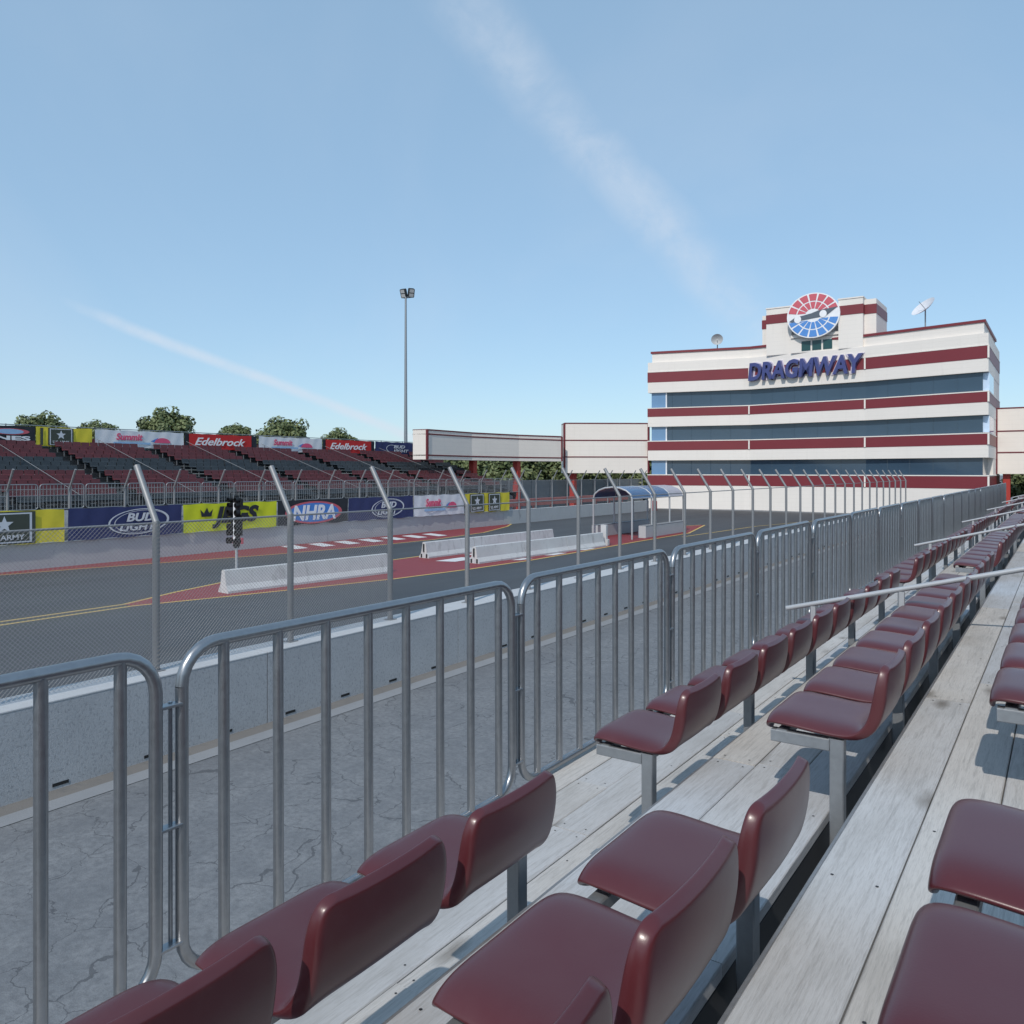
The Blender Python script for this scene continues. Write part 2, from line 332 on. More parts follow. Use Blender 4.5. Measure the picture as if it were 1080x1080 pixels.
def text_verts(txt, off=0.0, shear=0.0, ext=0.0, bev=0.0):
    cu = bpy.data.curves.new('tmp', 'FONT'); cu.body = txt; cu.offset = off; cu.shear = shear; cu.extrude = ext; cu.bevel_depth = bev; cu.resolution_u = 3
    o = bpy.data.objects.new('tmp', cu); C.objects.link(o)
    dg = bpy.context.evaluated_depsgraph_get(); me = bpy.data.meshes.new_from_object(o.evaluated_get(dg)); bpy.data.objects.remove(o); bpy.data.curves.remove(cu)
    return me
def text_obj(name, txt, o, ex, ey, w_, h_, mat, parent, off=0.01, shear=0.0, depth=0.02, fn=None):
    """text fitted into the box with corner o, direction ex (width w_) and ey (height h_)"""
    me = text_verts(txt, off, shear, 0.1); o = Vector(o); ex = Vector(ex).normalized(); ey = Vector(ey).normalized(); ez = ex.cross(ey)
    xs = [v.co.x for v in me.vertices]; ys = [v.co.y for v in me.vertices]; x0, x1, y0, y1 = min(xs), max(xs), min(ys), max(ys)
    for v in me.vertices:
        a, b, c = (v.co.x-x0)/(x1-x0), (v.co.y-y0)/(y1-y0), v.co.z/0.1
        if fn: a, b = fn(a, b)
        v.co = o+ex*(a*w_)+ey*(b*h_)+ez*(c*depth)
    me.name = name; me.materials.clear(); me.materials.append(M[mat])
    return obj(name, me, parent)

# ------------------------------------------------------------------ ground and track
def sheet(name, poly, z, mat):
    b = MB(); b.add([(x, y, z) for x, y in poly], [tuple(range(len(poly)))]); o = b.build(name, mat); tag(o, kind='structure'); return o
sheet('ground', [(-900, -900), (900, -900), (900, 900), (-900, 900)], 0, 'ground')
sheet('drag_strip', [(-35.0, -60), (-11.0, -60), (-11.0, 76), (-3, 78.5), (-3, 79.5), (-45, 79.5), (-35.0, 74)], 0.004, 'track')
def ribbon(name, pts, wd, z, mat):
    b = MB(); P = [Vector((x, y, 0)) for x, y in pts]; vs = []
    for i, p in enumerate(P):
        d = (P[min(i+1, len(P)-1)]-P[max(i-1, 0)]).normalized(); n = Vector((-d.y, d.x, 0))*wd/2
        vs += [(p.x+n.x, p.y+n.y, z), (p.x-n.x, p.y-n.y, z)]
    b.add(vs, [(2*i, 2*i+1, 2*i+3, 2*i+2) for i in range(len(P)-1)]); o = b.build(name, mat); tag(o, kind='structure'); return o
redR = [(-22.75, 13.2), (-22.1, 15.5), (-21.35, 18.5), (-20.5, 22), (-20.0, 26), (-19.75, 30), (-19.8, 34), (-20.0, 41.5), (-20.0, 49), (-22.0, 57)]
redL = [(-23.25, 13.2), (-24.2, 15.5), (-24.9, 17.7), (-24.95, 26), (-25, 34), (-25, 42), (-25, 50), (-22.3, 57)]
sheet('red_median_paint', redR+redL[::-1], 0.008, 'redground')
ribbon('yellow_line', redR+[(-20.0, 60)][:0], 0.14, 0.012, 'yellowline')
ribbon('yellow_line', redL, 0.14, 0.0125, 'yellowline')
ribbon('yellow_line', [(-23.3, -20), (-23.25, 13.2)], 0.15, 0.012, 'yellowline')
ribbon('yellow_line', [(-22.7, -20), (-22.75, 13.2)], 0.15, 0.012, 'yellowline')
fr = [(-34.0, 12.5), (-33.2, 17), (-32.2, 21), (-31.3, 25), (-30.6, 30), (-30.4, 36), (-31.2, 42), (-33.2, 47.5), (-34.55, 50)]
sheet('red_verge_paint', fr+[(-34.55, 12.5)], 0.008, 'redground')
ribbon('yellow_line', [(-34.2, -20)]+fr, 0.13, 0.012, 'yellowline')
ribbon('yellow_line', [(-16.0, 70), (-18.5, 58), (-19.2, 46)], 0.12, 0.012, 'yellowline')
for i in range(7):      # white blocks of the worn kerb paint
    y = 27.6+i*1.75; x = -34.3+i*0.12
    sheet('white_kerb_paint', [(x, y+0.5), (x+1.9, y-0.1), (x+1.9, y+0.75), (x, y+1.4)], 0.016, 'whiteline')
for (x, y, w_, l_) in [(-22.6, 27.4, 0.9, 2.2), (-20.3, 29.6, 0.35, 1.3), (-20.2, 32.2, 0.35, 1.6), (-20.2, 35.2, 0.35, 1.5), (-23.4, 30.2, 0.5, 2.5)]:
    sheet('white_scuffed_paint', [(x-w_/2, y), (x+w_/2, y+0.3), (x+w_/2, y+l_), (x-w_/2, y+l_-0.3)], 0.016, 'whiteline')
# sandy gutter and kerb strip at the foot of the near wall
sheet('sand_strip', [(-10.44, -20), (-10.13, -20), (-10.13, 75), (-10.44, 75)], 0.004, 'strip')
sheet('kerb_strip', [(-10.13, -20), (-9.83, -20), (-9.83, 75), (-10.13, 75)], 0.008, 'kerb')

# ------------------------------------------------------------------ concrete walls with chain-link fences
def concrete_wall(x0, x1, ya, yb, h, mat, capmat, label, seg, slots):
    t = empty('concrete_wall', ((x0+x1)/2, ya, 0), label, 'wall', 'concrete walls beside the track')
    b = MB(); y = ya; cx = (x0+x1)/2
    while y < yb-0.1:
        y2 = min(y+seg, yb); b.box(x0-cx, x1-cx, y-ya, y2-ya-0.015, 0, h-0.03); y = y2
    b.box(x0-cx+0.02, x1-cx-0.02, 0.01, yb-ya-0.02, 0.01, h-0.05)
    b.build('wall_body', mat, t)
    b = MB(); y = ya
    while y < yb-0.1:
        y2 = min(y+seg, yb); b.bevbox(x0-cx-0.004, x1-cx+0.004, y-ya, y2-ya-0.012, h-0.0305, h, 0.008); y = y2
    b.build('wall_cap', capmat, t)
    if slots:
        b = MB(); y = ya+0.35
        while y < yb-1: b.box(x1-cx-0.05, x1-cx+0.006, y-ya, y-ya+0.20, 0.045, 0.085); y += 1.215
        tag(b.build('drain_slot', 'black', t))
    return t
concrete_wall(-11.06, -10.44, -16, 74, 1.13, 'wall', 'wallcap', 'pitted grey concrete wall with pale top along the near side of the track', 4.86, True)
concrete_wall(-34.95, -34.58, -12, 74.4, 1.05, 'farwall', 'farwall', 'plain grey concrete wall along the far side under the advertising banners', 6.1, False)

def link_mesh(wid, hgt, pitch, r):
    b = MB(); tri = [(math.cos(a), math.sin(a)) for a in (0, 2.094, 4.189)]
    def wire(y0, z0, y1, z1):
        d = Vector((0, y1-y0, z1-z0))
        if d.length < 0.01: return
        d.normalize(); a = Vector((1, 0, 0)); c = d.cross(a); vs = []
        for (y, z) in ((y0, z0), (y1, z1)): vs += [tuple(Vector((0, y, z))+a*(p*r)+c*(q*r)) for p, q in tri]
        b.add(vs, [(0, 1, 4, 3), (1, 2, 5, 4), (2, 0, 3, 5)])
    k = hgt; s = -hgt
    while s < wid:
        y0, z0, y1, z1 = s, 0, s+hgt, hgt
        if y0 < 0: z0 = -y0; y0 = 0
        if y1 > wid: z1 = hgt-(y1-wid); y1 = wid
        if z1 > z0: wire(y0, z0, y1, z1); wire(wid-y0, z0, wid-y1, z1)
        s += pitch
    return b
def fence(x, ya, n, sp, z0, lean, label, pitch, r, nm=99):
    t = empty('chain_link_fence', (x, ya, z0), label, 'fence', 'chain link fences on the concrete walls')
    b = MB(); hb = 3.28-z0; ht = 4.08-z0
    b.tube([(0, 0, 0), (0, 0, hb*0.5), (0, 0, hb)], 0.053, 12); b.tube([(0, 0, hb-0.02), (lean*0.5, 0, ht)], 0.047, 12)
    b.bevbox(-0.09, 0.09, -0.09, 0.09, 0.0, 0.015, 0.003)
    p0 = b.build('post', 'post', t)
    m0 = link_mesh(sp, hb-0.04, pitch, r).build('wire_mesh', 'post', t, (-0.055*lean, 0, 0.03))
    for i in range(1, n):
        c = p0.copy(); C.objects.link(c); c.location = (0, i*sp, 0)
        if i < min(n-1, nm): c = m0.copy(); C.objects.link(c); c.location = (-0.055*lean, i*sp, 0.03)
    b = MB(); b.tube([(0.05*lean, 0, hb-0.03), (0.05*lean, (n-1)*sp, hb-0.03)], 0.016, 6); b.build('top_rail', 'post', t)
    return t
fence(-10.77, 6.6-2.43*7, 35, 2.43, 1.13, -1, 'tall chain link fence with angled posts on the near concrete wall', 0.06, 0.0020, 9)
fence(-34.8, 14.96-2.43*6, 31, 2.43, 1.05, 1, 'tall chain link fence with angled posts on the far concrete wall', 0.09, 0.0012)

# ------------------------------------------------------------------ banners
def cloth(y0, y1, z0, z1, x, name, mat, parent, seed=0, wav=0.034):
    rnd = random.Random(seed); b = MB(); ny = max(4, int((y1-y0)/0.18)); nz = 6; ph = [rnd.uniform(0, 6.3) for _ in range(4)]; vs = []
    for i in range(ny+1):
        for j in range(nz+1):
            y = y0+(y1-y0)*i/ny; z = z0+(z1-z0)*j/nz
            dx = wav*(math.sin(y*3.1+z*2+ph[0])*0.5+math.sin(y*7.3-z*3+ph[1])*0.3+math.sin((y+z)*11+ph[2])*0.2)
            sag = 0.02*math.sin(y*4+ph[3])*(0 if 0 < j < nz else 1)
            vs.append((x+dx, y, z+sag))
    b.add(vs, [(i*(nz+1)+j, (i+1)*(nz+1)+j, (i+1)*(nz+1)+j+1, i*(nz+1)+j+1) for i in range(ny) for j in range(nz)], 0, None, True)
    return b.build(name, mat, parent)
def ring(name, cy, cz, ry, rz, x, mat, parent, wd=None, n=36, tilt=0.0):
    b = MB(); vs = []
    for i in range(n):
        a = 2*math.pi*i/n; cs, sn = math.cos(a), math.sin(a)
        for q in ((1.0, 1.0) if wd is None else (1.0, 1-wd)):
            pass
        o_ = (ry*cs, rz*sn); k = 0.0 if wd is None else 1-wd
        for q in (1.0, k):
            yy, z2 = o_[0]*q, o_[1]*q
            vs.append((x, cy+yy, cz+z2+tilt*yy))
    b.add(vs, [(2*i, 2*((i+1) % n), 2*((i+1) % n)+1, 2*i+1) for i in range(n)])
    return b.build(name, mat, parent)
def quad(name, pts, x, mat, parent):
    b = MB(); b.add([(x, y, z) for y, z in pts], [tuple(range(len(pts)))]); return b.build(name, mat, parent)
def star(name, cy, cz, r, x, mat, parent):
    pts = []
    for i in range(10):
        a = math.pi/2+i*math.pi/5; q = r if i % 2 == 0 else r*0.42; pts.append((cy-q*math.cos(a), cz+q*math.sin(a)))
    b = MB(); vs = [(x, cy, cz)]+[(x, y, z) for y, z in pts]; b.add(vs, [(0, 1+i, 1+(i+1) % 10) for i in range(10)]); return b.build(name, mat, parent)
def T(name, txt, y, z, w_, h_, x, mat, parent, **k): return text_obj(name, txt, (x, y, z), (0, 1, 0), (0, 0, 1), w_, h_, mat, parent, **k)
XF = -34.46; XT = -53.7
def banner(label, grp, y0, y1, z0, z1, x, mat, seed):
    t = empty('banner', (0, 0, 0), label, 'banner', grp); t.location = (x, y0, z0)
    c = cloth(0, y1-y0, 0, z1-z0, 0, 'cloth', mat, t, seed); return t
G1 = 'advertising banners on the far concrete wall'; G2 = 'advertising banners along the top of the far grandstand'
zb, zt = 1.07, 2.42
def army(t, y, w_, h_, frame='olive'):
    quad('panel', [(y, 0.03), (y+w_, 0.03), (y+w_, h_-0.03), (y, h_-0.03)], 0.035, frame, t)
    p = []
    for k, q in ((0.06, 'silver'), (0.10, 'olive')):
        quad('border', [(y+k*w_, k*h_), (y+w_-k*w_, k*h_), (y+w_-k*w_, h_-k*h_), (y+k*w_, h_-k*h_)], 0.04+k*0.1, q, t)
    star('star', y+w_/2, h_*0.60, h_*0.26, 0.058, 'silver', t)
    T('lettering', 'U.S. ARMY', y+w_*0.18, h_*0.15, w_*0.64, h_*0.15, 0.058, 'silver', t, off=0.02, depth=0.004)
def summit(t, W, H):
    T('lettering', 'Summit', W*0.22, H*0.44, W*0.29, H*0.40, 0.045, 'pink', t, off=0.035, shear=0.15, depth=0.006)
    quad('stripe', [(W*0.19, H*0.22), (W*0.60, H*0.22), (W*0.60, H*0.34), (W*0.19, H*0.34)], 0.04, 'sky', t)
    quad('emblem', [(W*0.60, H*0.42), (W*0.68, H*0.62), (W*0.72, H*0.46), (W*0.66, H*0.36)], 0.042, 'blue', t)
    b = MB(); vs = [(0.043, W*0.74, H*0.34)]+[(0.043, W*0.74+W*0.095*math.cos(a*math.pi/10), H*0.34+H*0.30*math.sin(a*math.pi/10)) for a in range(11)]
    b.add(vs, [(0, i, i+1) for i in range(1, 11)]); b.build('emblem', 'pink', t)
def budlight(t, W, H, cx, s=1.0):
    ring('emblem', cx, H*0.50, 1.45*s, H*0.42, 0.038, 'silver', t, 0.06, tilt=0.05)
    ring('emblem', cx+0.1, H*0.50, 1.28*s, H*0.37, 0.040, 'silver', t, 0.035, tilt=0.05)
    T('lettering', 'BUD', cx-0.62*s, H*0.50, 1.35*s, H*0.28, 0.048, 'silver', t, off=0.03, shear=0.25, depth=0.006)
    T('lettering', 'LIGHT', cx-0.95*s, H*0.20, 1.75*s, H*0.24, 0.048, 'silver', t, off=0.03, shear=0.25, depth=0.006)
def edel(t, W, H): T('lettering', 'Edelbrock', W*0.09, H*0.28, W*0.78, H*0.48, 0.045, 'signwhite', t, off=0.02, shear=0.4, depth=0.006)
H = zt-zb
t = banner('yellow banner with dark star panel and U.S. ARMY lettering, leftmost on the wall', G1, 13.2, 17.0, zb, zt, XF, 'yellow', 1); army(t, 0.3, 2.35, H)
t = banner('navy BUD LIGHT banner with oval ring, directly left of the lime banner', G1, 17.15, 22.42, zb, zt, XF, 'navy', 2); budlight(t, 5.27, H, 3.15)
t = banner('lime yellow banner with black crown and JEGS lettering behind the starting light tree', G1, 22.5, 27.95, zb, zt, XF, 'lime', 3)
T('lettering', 'JEGS', 1.55, 0.12, 2.75, H*0.80, 0.045, 'blackcloth', t, off=0.05, shear=0.25, depth=0.006)
b = MB(); b.add([(0.045, 0.95, 0.72), (0.045, 1.5, 0.72), (0.045, 1.58, 1.08), (0.045, 1.38, 0.88), (0.045, 1.25, 1.16), (0.045, 1.08, 0.88), (0.045, 0.88, 1.08)], [(0, 1, 2, 3), (0, 3, 4, 5), (0, 5, 6)]); b.build('crown', 'blackcloth', t)
t = banner('black banner with a red and blue oval reading NHRA', G1, 28.05, 33.1, zb, zt, XF, 'blackcloth', 4)
ring('emblem', 2.5, H*0.48, 2.05, H*0.46, 0.036, 'signred', t); ring('emblem', 2.5, H*0.48, 1.8, H*0.39, 0.040, 'blue', t)
T('lettering', 'NHRA', 0.95, H*0.17, 3.1, H*0.62, 0.05, 'signwhite', t, off=0.03, shear=0.2, depth=0.006)
t = banner('navy BUD LIGHT banner with oval ring, directly right of the NHRA banner', G1, 33.15, 38.8, zb, zt, XF, 'navy', 5); budlight(t, 5.65, H, 3.3, 1.0)
t = banner('white banner with pink Summit lettering on the far concrete wall', G1, 38.86, 44.1, zb, zt, XF, 'whitecloth', 6); summit(t, 5.24, H)
t = banner('yellow banner with two dark square panels, rightmost on the far wall', G1, 44.19, 49.6, zb, zt, XF, 'yellow', 8); army(t, 0.5, 1.7, H); army(t, 2.7, 1.5, H)
zb2, zt2 = 5.62, 6.82; H = zt2-zb2
t = banner('black banner with a red and blue oval over white letters, leftmost above the grandstand', G2, 19.2, 24.7, zb2, zt2, XT, 'blackcloth', 11)
ring('emblem', 4.0, H*0.70, 1.15, H*0.16, 0.038, 'signred', t); ring('emblem', 4.0, H*0.70, 0.8, H*0.13, 0.042, 'sky', t)
T('lettering', 'JONES', 1.75, H*0.18, 3.45, H*0.30, 0.045, 'signwhite', t, off=0.04, depth=0.006)
t = banner('yellow banner with a dark green U.S. ARMY star panel on the grandstand top', G2, 24.75, 28.3, zb2, zt2, XT, 'yellow', 12); army(t, 0.72, 1.6, H)
quad('stripe', [(0.24, 0.05), (0.42, 0.05), (0.42, H-0.05), (0.24, H-0.05)], 0.04, 'olive', t)
t = banner('white banner with pink Summit lettering, left of the first red banner', G2, 28.5, 35.1, zb2, zt2, XT, 'whitecloth', 13); summit(t, 6.6, H)
t = banner('black edged red banner with white script Edelbrock, left one on the grandstand top', G2, 35.15, 41.6, zb2, zt2, XT, 'blackcloth', 14)
cloth(0.35, 5.9, 0.02, H-0.02, 0.05, 'printed_panel', 'redcloth', t, 3, 0.008); z_ = empty
T('lettering', 'Edelbrock', 0.8, H*0.28, 4.5, H*0.48, 0.085, 'signwhite', t, off=0.02, shear=0.4, depth=0.006)
t = banner('white banner with pink Summit lettering between the two red banners', G2, 41.8, 48.5, zb2, zt2, XT, 'whitecloth', 15); summit(t, 6.7, H)
t = banner('black edged red banner with white script Edelbrock, right one on the grandstand top', G2, 48.6, 55.0, zb2, zt2, XT, 'blackcloth', 16)
cloth(0.3, 5.9, 0.02, H-0.02, 0.05, 'printed_panel', 'redcloth', t, 4, 0.008)
T('lettering', 'Edelbrock', 0.75, H*0.28, 4.6, H*0.48, 0.085, 'signwhite', t, off=0.02, shear=0.4, depth=0.006)
t = banner('navy banner with white BUD LIGHT logo, rightmost on the grandstand top', G2, 55.1, 61.8, zb2, zt2, XT, 'navy', 17)
ring('emblem', 2.2, H*0.48, 0.75, H*0.3, 0.04, 'silver', t, 0.12)
T('lettering', 'BUD', 2.5, H*0.50, 1.6, H*0.26, 0.048, 'silver', t, off=0.03, shear=0.2, depth=0.006)
T('lettering', 'LIGHT', 2.5, H*0.18, 2.1, H*0.24, 0.048, 'silver', t, off=0.03, shear=0.2, depth=0.006)

# ------------------------------------------------------------------ far grandstand
def far_stand():
    t = empty('grandstand', (-42.3, 14, 0), 'long far grandstand with stepped timber decks beyond the banners', 'grandstand')
    d = MB(); s = MB(); k = MB(); q = 0.85; ris = 0.262
    for i in range(14):
        x = -i*q; z = 2.05+i*ris
        d.bevbox(x-q+0.10, x, 0, 48.2, z-0.05, z, 0.01)
        s.box(x-q+0.02, x-q+0.06, 0.1, 48.1, z-0.02, z+ris-0.06)
    d.build('deck', 'dark', t); s.build('riser', 'dark', t)
    for j in range(9):
        y = 0.3+j*5.95; k.add([(0.0, y, 2.0), (-14*q, y, 2.0+14*ris-0.1), (-14*q, y, 1.6+14*ris-0.1), (0, y, 1.6), (0.0, y+0.15, 2.0), (-14*q, y+0.15, 2.0+14*ris-0.1), (-14*q, y+0.15, 1.6+14*ris-0.1), (0, y+0.15, 1.6)], [(0, 1, 2, 3), (7, 6, 5, 4), (0, 4, 5, 1), (2, 6, 7, 3), (0, 3, 7, 4), (1, 5, 6, 2)])
        for xx in (-0.2, -4, -8, -11.7): k.box(xx-0.1, xx+0.1, y, y+0.15, 0, 1.7+abs(xx)*ris/q-0.1)
    k.build('steel_frame', 'dark', t)
    r = MB()
    for j in range(17):
        y = 0.05+j*3.0; r.tube([(-11.55, y, 2.05+13*ris), (-11.55, y, 6.95)], 0.04, 6)
    for z in (5.55, 6.9): r.tube([(-11.55, 0, z), (-11.55, 48.2, z)], 0.03, 6)
    r.build('rear_railing', 'steel', t)
far_stand()
def far_row_mesh(n, mat):
    b = MB()
    for i in range(n):
        y = i*0.56
        j = random.uniform(-0.012, 0.012)
        pr = [(0, .40), (-.04, .43), (-.36, .42), (-.44, .48), (-.50, .72), (-.53, .71), (-.47, .44), (-.42, .38)]
        vs = [(x, y+0.02+(0.03 if 1 < k_ == 99 else 0), z+j) for k_, (x, z) in enumerate(pr)]+[(x, y+0.53, z+j) for x, z in pr]
        b.add(vs, [(a, (a+1) % 8, 8+(a+1) % 8, 8+a) for a in range(8)]+[tuple(range(7, -1, -1)), tuple(range(8, 16))], 0)
    for y in (0.1, n*0.28, n*0.56-0.12): b.box(-.40, -.35, y, y+0.05, 0, .40, 1)
    return b.mesh('seat_row', [mat, 'steel'])
FR = {(n, m): far_row_mesh(n, m) for n in (10, 4) for m in ('redseat', 'greyseat')}
secs = [(14.6, 7), (18.95, 10), (25.7, 10), (32.45, 10), (39.2, 10), (45.95, 10), (52.7, 10), (59.4, 4)]
for si, (y, n) in enumerate(secs):
    n = 10 if n > 4 else 4
    if si == 0: n = 4; y = 16.2
    for i in range(14):
        grey = i in (0, 6, 7, 8)
        o = obj('seat_row', FR[(n, 'greyseat' if grey else 'redseat')], None, (-42.3-i*0.85-0.32, y, 2.05+i*0.262))
        tag(o, '%s far grandstand seats, %s tier up, %s section from left' % ('dark grey' if grey else 'dull red', ORD[i], ORD[si]), 'seat row', 'seat rows in the far grandstand')
# aisle handrails of the far stand
hr = MB(); hr.tube([(0, 0, 2.75), (-11.2, 0, 2.75+11.2*0.308)], 0.018, 6)
me_r = hr.mesh('rail', 'post'); hp = MB()
for q in range(6): hp.tube([(-0.3-q*2.1, 0, 2.0+q*0.6), (-0.3-q*2.1, 0, 2.84+q*0.648)], 0.02, 6)
me_p = hp.mesh('posts', 'dark')
for i, y in enumerate((21.75, 28.5, 35.25, 42.0, 48.75, 55.5)):
    t = empty('handrail', (-42.4, y, 0), 'thin grey handrail climbing the far grandstand, %s from the left' % ORD[i], 'handrail', 'handrails climbing the far grandstand')
    obj('rail', me_r, t); obj('posts', me_p, t)

# ------------------------------------------------------------------ crowd barriers
def barrier_parts(x, pitch=2.28, nb=8):
    f = MB(); y0, y1 = 0.030, 2.205; z0, z1 = 0.035, 1.28; r = 0.15; T_ = 0.024
    def arc(cy, cz, a0, a1): return [(0, cy+r*math.cos(a), cz+r*math.sin(a)) for a in [a0+(a1-a0)*i/6 for i in range(7)]]
    P = arc(y0+r, z1-r, math.pi, math.pi/2)+arc(y1-r, z1-r, math.pi/2, 0)+arc(y1-r, z0+r, 0, -math.pi/2)+arc(y0+r, z0+r, -math.pi/2, -math.pi)
    P.append(P[0]); f.tube(P, T_, 12, caps=False)
    return f
BP = barrier_parts(0); bar = MB(); bar.tube([(0, 0, 0.05), (0, 0, 1.27)], 0.022, 12)
foot = MB(); foot.bevbox(-0.24, 0.24, -0.02, 0.02, 0.0, 0.03, 0.005, axis='X')
hook = MB(); hook.bevbox(-0.012, 0.012, -0.075, 0.075, -0.006, 0.006, 0.002)
XB = -2.735; ZB = 2.06
def make_barrier():
    t = empty('crowd_barrier', (XB, 0, ZB), 'x', 'barrier', 'galvanised crowd barriers along the grandstand edge')
    BP.build('frame', 'galv', t); mb = bar.mesh('bar', 'galv'); mh = None
    for k in range(8): obj('bar', mb, t, (0, 0.213+k*0.2655, 0))
    h = MB()
    h.bevbox(-0.022, 0.022, -0.072, 0.022, -0.006, 0.006, 0.002)
    mh = h.mesh('hook', 'galv')
    for z in (0.18+0.0, 0.62, 1.07): obj('hook', mh, t, (0, 0.0, z))
    rd = MB(); rd.tube([(-0.012, -0.01, 0.17), (-0.012, -0.01, 1.08)], 0.008, 6); rd.build('pin', 'galv', t)
    return t
b0 = make_barrier()
NBAR = 23
for k in range(NBAR):
    t = b0 if k == 0 else copy_tree(b0)
    t.location = (XB+random.uniform(-0.006, 0.006), 1.75-2.28+2.28*k, ZB); t.rotation_euler = (random.uniform(-0.002, 0.002), random.uniform(-0.005, 0.005), random.uniform(-0.004, 0.004))
    t['label'] = 'galvanised crowd barrier in front of the near seats, %s' % ('nearest, cut off at left' if k == 0 else ('last at the far end' if k == NBAR-1 else '%s from the near end' % ORD[k]))
# feet of barriers: none proud of the deck on the picture side
fm = MB()
P = barrier_parts(0); P2 = MB()
P2.add(P.v, P.f, 0, None, True)
for k in range(12): P2.tube([(0, 0.18+k*0.175, 0.05), (0, 0.18+k*0.175, 1.27)], 0.013, 5)
P2.tube([(0, 0.05, 0.72), (0, 2.23, 0.72)], 0.018, 5)
mfb = P2.mesh('crowd_barrier', 'steel')
for k in range(21):
    o = obj('crowd_barrier', mfb, None, (-42.1, 15.0+2.28*k, 2.06))
    tag(o, 'grey bar barrier edging the far grandstand, %s from the left' % ORD[k], 'barrier', 'barriers along the front of the far grandstand')

# ------------------------------------------------------------------ near grandstand decks
A = [-2.775, -1.48, -0.63, 0.22, 1.07]; AE = [-1.655, -0.83, 0.02, 0.87, 1.72]; ZD = [2.05, 2.548, 2.776, 3.004, 3.232]
YA, YZ = -6.0, 52.5
def near_stand():
    t = empty('grandstand', (A[0], YA, 0), 'near grandstand with stepped decks of weathered grey timber planks', 'grandstand')
    rnd = random.Random(3)
    for k in range(5):
        b = MB(); w_ = AE[k]-A[k]; nb = max(3, round(w_/0.225)); bw = w_/nb
        for j in range(nb):
            y = YA-rnd.uniform(0, 3)
            while y < YZ:
                ln = 3.5 if rnd.random() < 0.6 else 2.6; y2 = min(y+ln, YZ); y1 = max(y, YA); c = (rnd.random(), rnd.random(), rnd.random())
                dz = rnd.uniform(-0.003, 0.003)
                for e in ((y1+0.05, y1+1.2, y2-0.05) if y2 > y1+0.3 else ()):
                    for xo in (0.045, bw-0.045):
                        cx_, cy_ = A[k]-A[0]+j*bw+xo, e-YA; b.add([(cx_+0.0055*math.cos(q*1.047), cy_+0.0055*math.sin(q*1.047), ZD[k]+dz+0.0015) for q in range(6)], [(0, 1, 2, 3, 4, 5)], 1)
                if y2 > y1+0.1: b.bevbox(A[k]-A[0]+j*bw+0.0025, A[k]-A[0]+(j+1)*bw-0.0025, y1-YA, y2-YA-0.004, ZD[k]-0.045+dz, ZD[k]+dz, 0.004, 0, c)
                y += ln
        b.build('timber_deck', ['wood', 'dark'], t)
        s = MB()
        s.bevbox(A[k]-A[0]-0.012, A[k]-A[0]+0.002, 0, YZ-YA, ZD[k]-0.13, ZD[k]-0.008, 0.003)
        if k: s.bevbox(A[k]-A[0]+0.1, A[k]-A[0]+0.14, 0, YZ-YA, ZD[k]-0.16, ZD[k]-0.05, 0.003)
        s.build('edge_strip', 'post', t)
        s = MB(); s.bevbox(AE[k]-A[0]-0.06, AE[k]-A[0]-0.006, 0, YZ-YA, ZD[k]-0.30, ZD[k]-0.05, 0.003)
        s.build('rear_beam', 'dark', t)  # dark colour paints in the black shade of the gap between tiers
    f = MB(); y = 0.9
    while y < YZ-YA:
        for (x0, z0, x1, z1) in [(0.02, 1.86, 4.6, 3.0)]:
            f.add([(x0, y, z0), (x1, y, z1), (x1, y, z1-0.16), (x0, y, z0-0.16), (x0, y+0.07, z0), (x1, y+0.07, z1), (x1, y+0.07, z1-0.16), (x0, y+0.07, z0-0.16)], [(0, 1, 2, 3), (7, 6, 5, 4), (0, 4, 5, 1), (2, 6, 7, 3), (0, 3, 7, 4), (1, 5, 6, 2)])
        for x in (0.1, 2.2, 4.4): f.box(x, x+0.1, y, y+0.07, 0, 1.72+x*0.249)
        y += 2.9
    f.build('steel_frame', 'steel', t)
near_stand()

